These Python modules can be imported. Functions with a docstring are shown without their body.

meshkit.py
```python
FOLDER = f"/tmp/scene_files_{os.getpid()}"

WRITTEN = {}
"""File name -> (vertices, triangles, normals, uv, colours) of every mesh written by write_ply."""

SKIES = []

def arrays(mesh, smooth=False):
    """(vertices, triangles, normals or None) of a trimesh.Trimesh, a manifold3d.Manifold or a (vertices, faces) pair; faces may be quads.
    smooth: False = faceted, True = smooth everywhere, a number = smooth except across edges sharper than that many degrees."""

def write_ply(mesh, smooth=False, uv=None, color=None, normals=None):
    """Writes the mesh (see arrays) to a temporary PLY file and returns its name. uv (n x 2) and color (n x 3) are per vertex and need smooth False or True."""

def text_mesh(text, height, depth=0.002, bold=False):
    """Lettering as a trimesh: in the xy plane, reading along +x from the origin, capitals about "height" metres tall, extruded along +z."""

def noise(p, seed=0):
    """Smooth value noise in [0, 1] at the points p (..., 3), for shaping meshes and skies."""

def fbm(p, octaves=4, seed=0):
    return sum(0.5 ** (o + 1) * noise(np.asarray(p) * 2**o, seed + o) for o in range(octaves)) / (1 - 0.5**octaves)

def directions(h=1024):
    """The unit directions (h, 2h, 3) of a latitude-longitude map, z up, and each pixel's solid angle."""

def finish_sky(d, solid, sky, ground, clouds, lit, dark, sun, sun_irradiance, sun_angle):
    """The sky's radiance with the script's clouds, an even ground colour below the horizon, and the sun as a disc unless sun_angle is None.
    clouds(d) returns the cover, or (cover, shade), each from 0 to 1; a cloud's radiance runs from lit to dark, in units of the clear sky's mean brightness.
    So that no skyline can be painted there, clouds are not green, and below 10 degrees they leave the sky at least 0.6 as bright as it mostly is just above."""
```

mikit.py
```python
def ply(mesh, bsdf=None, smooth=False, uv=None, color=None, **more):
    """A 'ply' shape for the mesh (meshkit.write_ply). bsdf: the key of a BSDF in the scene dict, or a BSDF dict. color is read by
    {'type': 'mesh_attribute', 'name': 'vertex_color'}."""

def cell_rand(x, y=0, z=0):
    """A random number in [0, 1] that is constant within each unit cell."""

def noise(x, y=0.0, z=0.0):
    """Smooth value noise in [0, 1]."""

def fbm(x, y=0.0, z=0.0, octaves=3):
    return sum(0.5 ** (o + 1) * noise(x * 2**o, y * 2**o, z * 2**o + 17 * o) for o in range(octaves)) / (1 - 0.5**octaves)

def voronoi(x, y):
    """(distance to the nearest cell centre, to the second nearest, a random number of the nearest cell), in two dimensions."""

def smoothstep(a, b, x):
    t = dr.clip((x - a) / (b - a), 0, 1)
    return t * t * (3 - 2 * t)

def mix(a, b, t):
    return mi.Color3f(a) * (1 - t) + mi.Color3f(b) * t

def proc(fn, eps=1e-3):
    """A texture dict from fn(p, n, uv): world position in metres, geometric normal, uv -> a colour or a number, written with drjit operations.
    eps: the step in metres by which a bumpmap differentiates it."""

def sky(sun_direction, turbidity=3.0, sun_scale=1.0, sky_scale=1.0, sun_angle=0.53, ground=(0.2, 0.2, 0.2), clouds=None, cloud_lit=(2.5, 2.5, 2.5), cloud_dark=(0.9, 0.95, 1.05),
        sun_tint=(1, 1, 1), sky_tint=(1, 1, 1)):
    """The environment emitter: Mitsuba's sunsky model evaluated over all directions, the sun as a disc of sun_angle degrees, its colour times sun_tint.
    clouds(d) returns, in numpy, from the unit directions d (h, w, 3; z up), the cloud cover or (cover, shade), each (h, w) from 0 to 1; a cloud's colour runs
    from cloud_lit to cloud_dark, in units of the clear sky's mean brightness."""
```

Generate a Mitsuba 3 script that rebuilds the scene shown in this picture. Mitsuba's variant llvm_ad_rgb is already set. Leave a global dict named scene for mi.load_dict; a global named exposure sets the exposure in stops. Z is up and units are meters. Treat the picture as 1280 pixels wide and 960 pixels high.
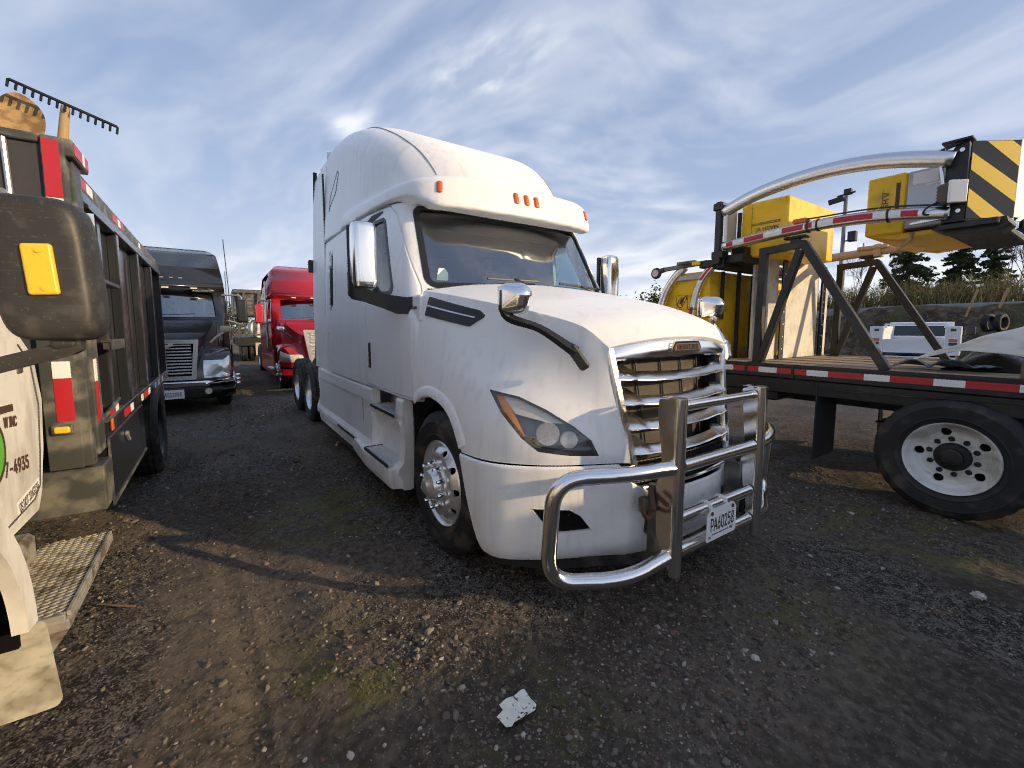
import math, random
import numpy as np, trimesh, drjit as dr, mitsuba as mi, mikit, meshkit, manifold3d as m3
from mikit import proc, noise, fbm, voronoi, smoothstep, mix
from shapely.geometry import Polygon, Point, LineString
from scipy.interpolate import CubicSpline, PchipInterpolator, RectBivariateSpline
RNG = np.random.default_rng(7); random.seed(7)
PI = math.pi
T4 = mi.ScalarTransform4f
scene, labels = {'type': 'scene'}, {}

# ------------------------------------------------------------------ camera, sky, exposure
YAW, PITCH, EYE = math.radians(34.42), math.radians(5.67), [0, 0, 1.586]
FWD = [math.sin(YAW)*math.cos(PITCH), math.cos(YAW)*math.cos(PITCH), -math.sin(PITCH)]
scene['camera'] = {'type': 'perspective', 'fov': 2*math.degrees(math.atan(640/538.0)), 'fov_axis': 'x', 'near_clip': 0.02, 'far_clip': 3000.0,
    'principal_point_offset_x': 0.0, 'principal_point_offset_y': 16/960.0,
    'to_world': T4().look_at(origin=EYE, target=[EYE[i]+FWD[i] for i in range(3)], up=[0, 0, 1])}
exposure = 2.7
SUN_EL, SUN_AZ = math.radians(15.0), math.atan2(-0.80, 0.60)
SUN = [math.cos(SUN_EL)*math.cos(SUN_AZ), math.cos(SUN_EL)*math.sin(SUN_AZ), math.sin(SUN_EL)]

def cirrus(d):
    x, y, z = d[..., 0], d[..., 1], np.maximum(d[..., 2], 0.0)
    s = 1.0/(z+0.22)
    u, v = (-0.39*x+0.92*y)*s, (0.92*x+0.39*y)*s
    w = meshkit.fbm(np.stack([u*1.1, v*1.1, 0*u+3], -1), 3, 5)-0.5
    streak = meshkit.fbm(np.stack([u*1.3+w*1.6, v*4.0+w*3.0, 0*u+1], -1), 6, 11)
    fine = meshkit.fbm(np.stack([u*6+w*4, v*13+w*7, 0*u+2], -1), 6, 21)
    big = meshkit.fbm(np.stack([u*0.9+5, v*1.2+2, 0*u+9], -1), 4, 31)
    c = np.clip((streak*0.60+fine*0.34+big*0.36-0.56)*2.4, 0, 1)
    puff = (np.exp(-(((u-0.72)/0.16)**2+((v-0.99)/0.075)**2))+0.6*np.exp(-(((u-1.21)/0.10)**2+((v-0.93)/0.06)**2)))*np.clip((fine-0.34)*3.4, 0, 1)
    low = np.exp(-(z/0.20)**2)
    c2 = np.clip((streak*.6+fine*.34+big*.36-.56)*2.0, 0, 1)*np.clip(0.45+0.45*v, 0.35, 1.1)
    c = np.clip(0.52+c2*0.34+0.6*puff+low*0.38, 0, 0.95)
    return c, np.clip(1.02-0.42*streak-0.42*low-0.72*c2-1.0*puff, 0, 1)
scene['sky'] = mikit.sky(SUN, turbidity=3.2, sun_scale=0.70, sky_scale=1.0, ground=(0.07, 0.065, 0.06), clouds=cirrus,
    cloud_lit=(2.45, 2.52, 2.66), cloud_dark=(0.92, 1.18, 1.88), sun_tint=(0.90, 0.97, 1.15), sky_tint=(1.05, 0.97, 1.02))

# ------------------------------------------------------------------ names
def numbered(k):
    if k not in scene and k not in labels: return k
    i = 1
    while f'{k}_{i:03d}' in scene or f'{k}_{i:03d}' in labels: i += 1
    return f'{k}_{i:03d}'
def thing(name, label, cat, group=None, kind=None):
    k = numbered(name); labels[k] = {'label': label, 'category': cat}
    if group: labels[k]['group'] = group
    if kind: labels[k]['kind'] = kind
    return k
def part(holder, name, mesh, mat, smooth=30, label=None, kind=None, **kw):
    k = numbered(f'{holder}__{name}')
    if isinstance(mesh, m3.Manifold): mesh = back(mesh)
    scene[k] = mikit.ply(mesh, mat, smooth, **kw) if not isinstance(mesh, dict) else mesh
    if label or kind: labels[k] = {a: b for a, b in (('label', label), ('kind', kind)) if b}
    return k
def solo(name, mesh, mat, label, cat, group=None, smooth=30, kind=None, **kw):
    k = thing(name, label, cat, group, kind); scene[k] = mikit.ply(mesh, mat, smooth, **kw); return k
def setting(name, mesh, mat, smooth=False, **kw):
    k = numbered(name); scene[k] = mikit.ply(mesh, mat, smooth, **kw); labels[k] = {'kind': 'structure', 'label': kw.pop('label', name.replace('_', ' '))}; return k

# ------------------------------------------------------------------ shapes
def tm(v, f, process=False): return trimesh.Trimesh(np.asarray(v, float), np.asarray(f, int), process=process)
def cat(*ms):
    out = []
    for m in ms: out.extend(m) if isinstance(m, (list, tuple)) else out.append(m)
    out = [back(m) if isinstance(m, m3.Manifold) else m for m in out]
    return trimesh.util.concatenate(out) if len(out) > 1 else out[0]
def back(M):
    m = M.to_mesh(); return tm(np.array(m.vert_properties[:, :3]), np.array(m.tri_verts))
def mf(m):
    if isinstance(m, m3.Manifold): return m
    m = trimesh.Trimesh(m.vertices, m.faces, process=True); m.merge_vertices()
    if m.volume < 0: m.invert()
    return m3.Manifold(m3.Mesh(np.asarray(m.vertices, np.float32), np.asarray(m.faces, np.uint32)))
def box(x0, x1, y0, y1, z0, z1, b=0.0):
    if b <= 0:
        m = trimesh.creation.box(extents=[x1-x0, y1-y0, z1-z0]); m.apply_translation([(x0+x1)/2, (y0+y1)/2, (z0+z1)/2]); return m
    p = []
    c = [(x0+x1)/2, (y0+y1)/2, (z0+z1)/2]; h = [(x1-x0)/2, (y1-y0)/2, (z1-z0)/2]
    b = min(b, 0.45*min(h)*2)
    for s in np.ndindex(2, 2, 2):
        s = np.array(s)*2-1
        for k in range(3):
            q = [h[i]-(b if i != k else 0) for i in range(3)]; p.append([c[i]+s[i]*q[i] for i in range(3)])
    return back(m3.Manifold.hull_points(np.array(p, np.float32)))
def rbox(x0, x1, y0, y1, z0, z1, r, n=10):
    s = m3.Manifold.sphere(r, n)
    return back(m3.Manifold.batch_hull([s.translate([x, y, z]) for x in (x0+r, x1-r) for y in (y0+r, y1-r) for z in (z0+r, z1-r)]))
def frame(d, up=(0, 0, 1)):
    d = np.asarray(d, float)/np.linalg.norm(d); up = np.asarray(up, float)
    if abs(d@up) > 0.98*np.linalg.norm(up): up = np.array([0, 1.0, 0]) if abs(d[1]) < 0.9 else np.array([1.0, 0, 0])
    a = np.cross(up, d); a /= np.linalg.norm(a); return a, np.cross(d, a), d
def bar(p0, p1, w, h=None, up=(0, 0, 1), b=0.004):
    p0, p1 = np.asarray(p0, float), np.asarray(p1, float); h = h or w; L = np.linalg.norm(p1-p0)
    m = box(-w/2, w/2, -h/2, h/2, 0, L, b); a, c, d = frame(p1-p0, up)
    M = np.eye(4); M[:3, 0], M[:3, 1], M[:3, 2], M[:3, 3] = a, c, d, p0; m.apply_transform(M); return m
def spline(pts, n=40, closed=False):
    p = np.asarray(pts, float); t = np.r_[0, np.cumsum(np.linalg.norm(np.diff(p, axis=0), axis=1)**0.5)]
    return CubicSpline(t, p, bc_type='natural')(np.linspace(0, t[-1], n))
def fillet(pts, r, n=6):
    p = np.asarray(pts, float); out = [p[0]]
    for i in range(1, len(p)-1):
        a, b = p[i-1]-p[i], p[i+1]-p[i]; la, lb = np.linalg.norm(a), np.linalg.norm(b); k = min(r, 0.48*la, 0.48*lb)
        A, B = p[i]+a/la*k, p[i]+b/lb*k
        for s in np.linspace(0, 1, n): out.append((1-s)**2*A+2*s*(1-s)*p[i]+s*s*B)
    out.append(p[-1]); return np.array(out)
def tube(path, r, n=12, flat=None):
    p = np.asarray(path, float); t = np.gradient(p, axis=0); t /= np.linalg.norm(t, axis=1, keepdims=True)
    r = np.broadcast_to(r, (len(p),)); a = frame(t[0])[0]; rings = []
    ang = np.arange(n)*2*PI/n
    for i in range(len(p)):
        a = a-t[i]*(a@t[i]); a /= np.linalg.norm(a); b = np.cross(t[i], a)
        rings.append(p[i]+r[i]*(np.cos(ang)[:, None]*a+np.sin(ang)[:, None]*b))
    return loft(np.array(rings))
def cyl(p0, p1, r, n=16, r2=None): return tube([p0, p1], [r, r if r2 is None else r2], n)
def loft(R, caps=True):
    """rings (k, n, 3), closed in n, capped at both ends"""
    k, n = R.shape[:2]; v = R.reshape(-1, 3); i, j = np.meshgrid(np.arange(k-1), np.arange(n), indexing='ij')
    a, b, c, d = i*n+j, i*n+(j+1) % n, (i+1)*n+(j+1) % n, (i+1)*n+j
    f = np.concatenate([np.stack([a, b, c], -1).reshape(-1, 3), np.stack([a, c, d], -1).reshape(-1, 3)])
    if caps:
        v = np.vstack([v, R[0].mean(0), R[-1].mean(0)]); q = np.arange(n)
        f = np.vstack([f, np.stack([(q+1) % n, q, 0*q+k*n], -1), np.stack([(k-1)*n+q, (k-1)*n+(q+1) % n, 0*q+k*n+1], -1)])
    m = tm(v, f)
    if m.volume < 0: m.invert()
    return m
def lathe(prof, c, s=1, n=48, axis=0):
    """profile [(r, h)], h outwards along s times the axis, from the point c; closed by the profile"""
    p = np.asarray(prof, float); ang = np.arange(n)*2*PI/n; R = np.zeros((len(p), n, 3)); o = [k for k in range(3) if k != axis]
    R[..., axis] = s*p[:, 1][:, None]; R[..., o[0]] = p[:, 0][:, None]*np.cos(ang); R[..., o[1]] = p[:, 0][:, None]*np.sin(ang)
    m = loft(R+np.asarray(c, float), caps=True); return m
def ring(prof, c, s=1, n=48, axis=0):
    p = list(prof)+[prof[0]]; m = lathe(p, c, s, n, axis)
    k = len(m.vertices)-2; f = m.faces[(m.faces < k).all(1)]; m = trimesh.Trimesh(m.vertices[:k], f, process=True)
    m.merge_vertices()
    if m.volume < 0: m.invert()
    return m
def prism(poly, plane, a, b):
    """polygon in the plane ('yz': along x, 'xz': along y, 'xy': along z) extruded from a to b"""
    if not isinstance(poly, Polygon): poly = Polygon(poly)
    m = trimesh.creation.extrude_polygon(poly, b-a, engine='earcut'); v = m.vertices.copy(); o = np.zeros_like(v)
    i, j, k = {'yz': (1, 2, 0), 'xz': (0, 2, 1), 'xy': (0, 1, 2)}[plane]
    o[:, i], o[:, j], o[:, k] = v[:, 0], v[:, 1], v[:, 2]+a; m = tm(o, m.faces)
    if m.volume < 0: m.invert()
    return m
def rpoly(pts, r): return Polygon(pts).buffer(-r).buffer(r, quad_segs=5)
def gridmesh(G):
    n, m = G.shape[:2]; i, j = np.meshgrid(np.arange(n-1), np.arange(m-1), indexing='ij'); a = i*m+j
    return tm(G.reshape(-1, 3), np.concatenate([np.stack([a, a+1, a+m+1], -1).reshape(-1, 3), np.stack([a, a+m+1, a+m], -1).reshape(-1, 3)]))
def shell(G, th, inward):
    """closed sheet of thickness th behind the grid G (n, m, 3); inward: a point or direction sign reference that the inner side lies towards"""
    du, dv = np.gradient(G, axis=0), np.gradient(G, axis=1); N = np.cross(du, dv); N /= np.linalg.norm(N, axis=2, keepdims=True)+1e-12
    if ((np.asarray(inward)-G)*N).sum() < 0: N = -N
    I = G+N*th; n, m = G.shape[:2]; A, B = gridmesh(G), gridmesh(I); o = n*m
    e = [[(k, 0) for k in range(n)], [(n-1, k) for k in range(m)], [(k, m-1) for k in range(n-1, -1, -1)], [(0, k) for k in range(m-1, -1, -1)]]
    loop = [i*m+j for s in e for i, j in s[:-1]]; q = []
    for s, t in zip(loop, loop[1:]+loop[:1]): q += [[s, t, t+o], [s, t+o, s+o]]
    M = tm(np.vstack([A.vertices, B.vertices]), np.vstack([A.faces, B.faces[:, ::-1]+o, np.array(q)]))
    M = trimesh.Trimesh(M.vertices, M.faces, process=True); trimesh.repair.fix_winding(M)
    if M.volume < 0: M.invert()
    return M
def mirror(m, cx):
    v = m.vertices.copy(); v[:, 0] = 2*cx-v[:, 0]; return tm(v, m.faces[:, ::-1])
def moved(m, d): m = m.copy(); m.apply_translation(d); return m
def placed(m, x, y, z, o):
    M = np.eye(4); M[:3, 0], M[:3, 1], M[:3, 2], M[:3, 3] = x, y, z, o; m = m.copy(); m.apply_transform(M); return m
def text_on(txt, h, o, right, up, depth=0.002, bold=True, center=True, width=None):
    m = meshkit.text_mesh(txt, h, depth, bold); b = m.bounds
    if width: m.apply_scale([width/(b[1][0]-b[0][0]), 1, 1]); b = m.bounds
    if center: m.apply_translation([-(b[0][0]+b[1][0])/2, -(b[0][1]+b[1][1])/2, 0])
    right, up = np.asarray(right, float), np.asarray(up, float); right /= np.linalg.norm(right); up = up-right*(up@right); up /= np.linalg.norm(up)
    return placed(m, right, up, np.cross(right, up), o)

# ------------------------------------------------------------------ materials
def mat(k, d, two=True): scene[k] = {'type': 'twosided', 'b': d} if two else d; return k
def rgb(*c): return {'type': 'rgb', 'value': list(c)}
def pr(color, rough, spec=0.5, **k): return {'type': 'principled', 'base_color': color if isinstance(color, dict) else rgb(*color), 'roughness': rough, 'specular': spec, **k}
def bump(d, fn, eps=0.002): return {'type': 'bumpmap', 'arbitrary': proc(fn, eps), 'scale': 1.0, 'b': d}
def dirt_white(p, n, uv):
    st = fbm(p.x*23, p.y*23, p.z*0.9, 3); cl = fbm(p.x*2.1, p.y*2.1, p.z*2.1, 4)
    low = smoothstep(0.9, 0.2, p.z)
    k = smoothstep(0.52, 0.80, st)*0.17+smoothstep(0.5, 0.8, cl)*0.05+low*smoothstep(0.42, 0.75, cl+0.25*st)*0.35
    sp = smoothstep(0.80, 0.86, noise(p.x*60, p.y*60, p.z*60))*0.10
    return mix((0.80, 0.805, 0.80), (0.42, 0.39, 0.34), dr.clip(k+sp, 0, 0.75))
mat('white_paint', pr(proc(dirt_white), 0.30, 0.5, clearcoat=0.7, clearcoat_gloss=0.93))
mat('white_plain', pr((0.78, 0.78, 0.76), 0.4))
def cream(p, n, uv):
    k = fbm(p.x*9, p.y*9, p.z*3, 4); d = smoothstep(0.45, 0.8, k); s = smoothstep(0.60, 0.75, noise(p.x*40, p.y*40, p.z*12))
    return mix((0.67, 0.66, 0.61), (0.30, 0.28, 0.22), dr.clip(d*0.5+s*0.12, 0, 1))
mat('cream_paint', pr(proc(cream), 0.45))
def flapc(p, n, uv):
    k = fbm(p.x*12, p.y*12, p.z*12, 4); return mix((0.47, 0.45, 0.37), (0.20, 0.18, 0.13), smoothstep(0.35, 0.75, k)*0.7+smoothstep(0.5, 0.75, fbm(p.x*40, p.y*40, p.z*40, 3))*0.3)
mat('flap_paint', pr(proc(flapc), 0.7, 0.3))
mat('chrome', {'type': 'roughconductor', 'material': 'none', 'alpha': 0.03, 'specular_reflectance': rgb(0.93, 0.92, 0.91)})
def chs(p, n, uv): return fbm(p.x*45, p.y*45, p.z*45, 3)*0.0006
mat('chrome_worn', bump({'type': 'roughconductor', 'material': 'none', 'alpha': 0.06, 'specular_reflectance': rgb(0.90, 0.885, 0.865)}, chs))
mat('aluminium', {'type': 'roughconductor', 'material': 'Al', 'alpha': 0.16, 'specular_reflectance': rgb(0.85, 0.85, 0.85)})
mat('aluminium_dull', pr((0.55, 0.56, 0.57), 0.42, 0.5, metallic=0.55))
mat('rim_metal', pr((0.78, 0.78, 0.77), 0.26, 0.5, metallic=0.75))
def stepc(p, n, uv): return mix((0.50, 0.48, 0.42), (0.20, 0.17, 0.13), smoothstep(0.4, 0.72, fbm(p.x*16, p.y*16, p.z*16, 4)))
mat('dusty_metal', pr(proc(stepc), 0.42, 0.5, metallic=0.55))
mat('black_plastic', pr((0.018, 0.018, 0.019), 0.42))
mat('black_gloss', pr((0.012, 0.012, 0.013), 0.18))
mat('black_hollow', pr((0.006, 0.006, 0.006), 0.9, 0.1))
def mirc(p, n, uv):
    s = smoothstep(0.55, 0.9, noise(p.x*9, p.y*9, p.z*300)*0.6+0.4*noise(p.x*5, p.y*5, p.z*40)); f = fbm(p.x*22, p.y*22, p.z*22, 4); d = smoothstep(0.80, 0.86, noise(p.x*170, p.y*170, p.z*170))
    return mix((0.024, 0.024, 0.024), (0.090, 0.084, 0.072), dr.clip(s*0.25+smoothstep(0.5, 0.8, f)*0.45+d*0.5, 0, 1))
mat('mirror_plastic', pr(proc(mirc), 0.5))
def steelc(p, n, uv):
    k = fbm(p.x*7, p.y*7, p.z*7, 4); return mix((0.008, 0.009, 0.010), (0.034, 0.030, 0.025), smoothstep(0.58, 0.85, k))
mat('black_steel', pr(proc(steelc), 0.45))
def rubc(p, n, uv): return mix((0.017, 0.017, 0.018), (0.085, 0.07, 0.05), smoothstep(0.48, 0.8, fbm(p.x*9, p.y*9, p.z*9, 4))*0.8)
mat('rubber', pr(proc(rubc), 0.62, 0.4))
mat('rubber_dark', pr((0.020, 0.024, 0.032), 0.55, 0.4))
mat('glass', {'type': 'thindielectric', 'int_ior': 1.8}, False)
mat('tint_glass', {'type': 'thindielectric', 'int_ior': 2.4, 'specular_transmittance': rgb(0.50, 0.64, 0.64)}, False)
mat('side_glass', {'type': 'thindielectric', 'int_ior': 1.30, 'specular_transmittance': rgb(0.24, 0.40, 0.46)}, False)
mat('dark_glass', pr((0.02, 0.03, 0.032), 0.06, 0.7))
mat('mirror_glass', {'type': 'conductor', 'material': 'Ag'})
mat('lens', {'type': 'thindielectric', 'int_ior': 1.5}, False)
mat('lamp_cream', pr((0.62, 0.60, 0.50), 0.35))
mat('lamp_grey', pr((0.17, 0.19, 0.19), 0.30))
mat('amber', pr((0.80, 0.26, 0.02), 0.3, 0.5, clearcoat=0.5))
mat('amber_yellow', pr((0.90, 0.50, 0.03), 0.35))
mat('amber_dark', pr((0.55, 0.12, 0.02), 0.3, 0.5, clearcoat=0.4))
mat('tape_red', pr((0.42, 0.018, 0.028), 0.35)); mat('tape_white', pr((0.75, 0.75, 0.73), 0.35))
mat('lining', pr((0.08, 0.083, 0.085), 0.8, 0.3)); mat('lining_dark', pr((0.045, 0.047, 0.05), 0.7, 0.3))
def yel(p, n, uv):
    k = fbm(p.x*6, p.y*6, p.z*6, 4); return mix((0.80, 0.50, 0.012), (0.42, 0.24, 0.02), smoothstep(0.5, 0.85, k)*0.8)
mat('yellow_paint', pr(proc(yel), 0.38, 0.5))
mat('yellow_mark', pr((0.82, 0.55, 0.02), 0.4)); mat('ink', pr((0.022, 0.015, 0.012), 0.6)); mat('ink_brown', pr((0.07, 0.035, 0.025), 0.6)); mat('ink_grey', pr((0.12, 0.12, 0.15), 0.6))
mat('ink_green', pr((0.10, 0.38, 0.04), 0.6))
def deckc(p, n, uv):
    g = fbm(p.x*70, p.y*2.2, 0.0, 3); b = mikit.cell_rand(dr.floor(p.x/0.14), 3, 5); k = fbm(p.x*5, p.y*5, 0, 4)
    return mix((0.36, 0.29, 0.21), (0.13, 0.10, 0.075), dr.clip(smoothstep(0.4, 0.7, g)*0.5+b*0.45+smoothstep(0.5, 0.75, k)*0.4-0.1, 0, 1))
mat('deck_wood', pr(proc(deckc), 0.75, 0.3))
def plyc(p, n, uv):
    k = fbm(p.x*7, p.y*7, p.z*5, 4); s = noise(p.x*35, p.y*35, p.z*35)
    return mix((0.60, 0.585, 0.53), (0.34, 0.32, 0.27), dr.clip(smoothstep(0.42, 0.75, k)*0.7+smoothstep(0.75, 0.85, s)*0.4, 0, 1))
mat('white_board', pr(proc(plyc), 0.6, 0.3))
mat('timber', pr((0.16, 0.115, 0.07), 0.8, 0.2)); mat('timber_pale', pr((0.42, 0.28, 0.14), 0.7, 0.3))
def rusty(p, n, uv): return mix((0.20, 0.13, 0.06), (0.42, 0.27, 0.12), smoothstep(0.3, 0.7, fbm(p.x*25, p.y*25, p.z*25, 4)))
mat('shovel_rust', pr(proc(rusty), 0.7, 0.3)); mat('rust', pr((0.10, 0.05, 0.03), 0.8, 0.3))
def dumpc(p, n, uv):
    k = fbm(p.y*9, p.z*1.6, p.x*9, 4); s = fbm(p.y*31, p.z*2.0, 0.0, 3)
    return mix((0.011, 0.013, 0.017), (0.11, 0.105, 0.095), dr.clip(smoothstep(0.55, 0.85, k)*0.6+smoothstep(0.62, 0.80, s)*0.35, 0, 1))
mat('dump_paint', pr(proc(dumpc), 0.20, 0.5, clearcoat=0.4))
mat('frame_grey', pr(proc(lambda p, n, uv: mix((0.060, 0.065, 0.060), (0.20, 0.19, 0.155), smoothstep(0.4, 0.75, fbm(p.x*11, p.y*11, p.z*11, 4)))), 0.45, 0.5, metallic=0.3))
mat('seam_grey', pr((0.34, 0.34, 0.34), 0.6, 0.3))
mat('mesh_panel', pr((0.045, 0.047, 0.05), 0.7, 0.3))
mat('black_car', pr((0.012, 0.013, 0.017), 0.16, 0.6, clearcoat=1.0, clearcoat_gloss=0.95))
mat('red_car', pr((0.36, 0.010, 0.022), 0.2, 0.5, clearcoat=1.0, clearcoat_gloss=0.95))
def screenc(p, n, uv):
    l = smoothstep(0.30, 0.55, dr.abs(dr.sin(p.z*260)))
    k = fbm(p.x*8, 0, p.z*8, 3); return mix((0.012, 0.010, 0.008), (0.052, 0.042, 0.028), l*(0.55+0.4*k))
mat('screen', pr(proc(screenc), 0.6, 0.3))
mat('tarp_blue', pr((0.13, 0.16, 0.20), 0.5)); mat('tread_metal', pr((0.62, 0.63, 0.64), 0.4, 0.5, metallic=0.5)); mat('silver_paint', pr((0.42, 0.43, 0.45), 0.35, 0.5, metallic=0.6))
mat('tan_paint', pr((0.45, 0.36, 0.25), 0.5))
mat('weathered_white', pr(proc(lambda p, n, uv: mix((0.72, 0.71, 0.66), (0.46, 0.44, 0.38), smoothstep(0.42, 0.75, fbm(p.x*4, p.y*4, p.z*9, 4)))), 0.45))
mat('van_white', pr((0.75, 0.76, 0.77), 0.3)); mat('concrete', pr((0.3, 0.29, 0.27), 0.8, 0.2))
# ------------------------------------------------------------------ the ground: one sheet, dense where the camera stands
def axis_pts(lo, hi, step, far, grow=1.07):
    a = list(np.arange(lo, hi, step)); s = step; x = a[0]; L = []
    while x > -far: s *= grow; x -= s; L.append(x)
    s = step; x = a[-1]; R = []
    while x < far: s *= grow; x += s; R.append(x)
    return np.array(L[::-1]+a+R)
def ground_z(x, y):
    P = np.stack([x, y, 0*x], -1)
    h = (meshkit.fbm(P*0.8, 3, 1)-0.5)*0.05+(meshkit.fbm(P*4.5, 4, 2)-0.5)*0.036+(meshkit.fbm(P*26, 3, 3)-0.5)*0.020*np.clip(rough_np(x, y)*1.3+0.15, 0, 1)
    for cx, w, dpt in ((0.12, 0.17, 0.020), (3.30, 0.2, 0.016), (-0.02, 0.05, 0.012)):
        wob = (meshkit.noise(np.stack([0*x, y*0.5, 0*x+cx], -1))-0.5)*0.3
        h -= dpt*np.exp(-((x-cx-wob)/w)**2)
        h += 0.5*dpt*np.exp(-((x-cx-wob-1.6*w)/(0.5*w))**2)
    s = (x-1.6)*0.42+(y-1.0)*0.91; h -= 0.016*np.exp(-((s-0.55)/0.22)**2)*np.clip((x-1.8)/0.5, 0, 1)
    near = np.exp(-(np.maximum(np.hypot(x-2, y-4)-9, 0)/8)**2)
    return h*near
def rough_np(x, y):
    P = np.stack([x, y, 0*x], -1)
    return np.clip((meshkit.fbm(P*np.array([1.5, 0.9, 1])+7, 4, 9)-0.42)*4.0, 0, 1)
gx, gy = axis_pts(-1.3, 6.2, 0.019, 900), axis_pts(0.55, 4.2, 0.019, 900)
GX, GY = np.meshgrid(gx, gy, indexing='ij'); G = np.stack([GX, GY, ground_z(GX, GY)], -1)
gm = gridmesh(G)
if gm.face_normals[0][2] < 0: gm.invert()
def rough_dr(p): return dr.clip((fbm(p.x*1.5+7, p.y*0.9+7, 7.0, 4)-0.42)*4.0, 0, 1)
def groundc(p, n, uv):
    r = rough_dr(p); a = fbm(p.x*1.1, p.y*1.1, 3, 4); f = fbm(p.x*34, p.y*34, 1, 4); g = noise(p.x*150, p.y*150, 2)
    mud = mix((0.044, 0.036, 0.028), (0.122, 0.100, 0.077), smoothstep(0.3, 0.75, a*0.5+f*0.5))
    grv = mix((0.022, 0.019, 0.016), (0.128, 0.112, 0.093), smoothstep(0.35, 0.72, f*0.55+g*0.45))
    c = mix(mud, grv, smoothstep(0.25, 0.8, r))
    def blob(x, y, s): return dr.exp(-(dr.square(p.x-x)+dr.square(p.y-y))/(s*s))
    moss = dr.clip(blob(0.48, 1.95, 0.30)+blob(0.75, 3.9, 0.5)*0.8+blob(4.3, 0.95, 0.45)+blob(1.05, 1.3, 0.3)*0.5+blob(2.6, 1.0, 0.35)*0.5, 0, 1)*smoothstep(0.42, 0.62, fbm(p.x*7, p.y*7, 8, 4))
    c = mix(c, (0.095, 0.100, 0.020), moss*0.85)
    pale = smoothstep(0.84, 0.90, noise(p.x*110, p.y*110, 11))*(0.25+0.5*r)
    return mix(c, (0.30, 0.28, 0.25), pale)
def groundr(p, n, uv): return 0.92-0.30*smoothstep(0.5, 0.7, fbm(p.x*0.9, p.y*0.9, 21, 3))
def groundb(p, n, uv):
    return fbm(p.x*70, p.y*70, 0, 3)*0.006+fbm(p.x*240, p.y*240, 4, 2)*0.0040
mat('ground_mat', bump(pr(proc(groundc), proc(groundr), 0.22), groundb, 0.003))
setting('ground', gm, 'ground_mat', True)

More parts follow.
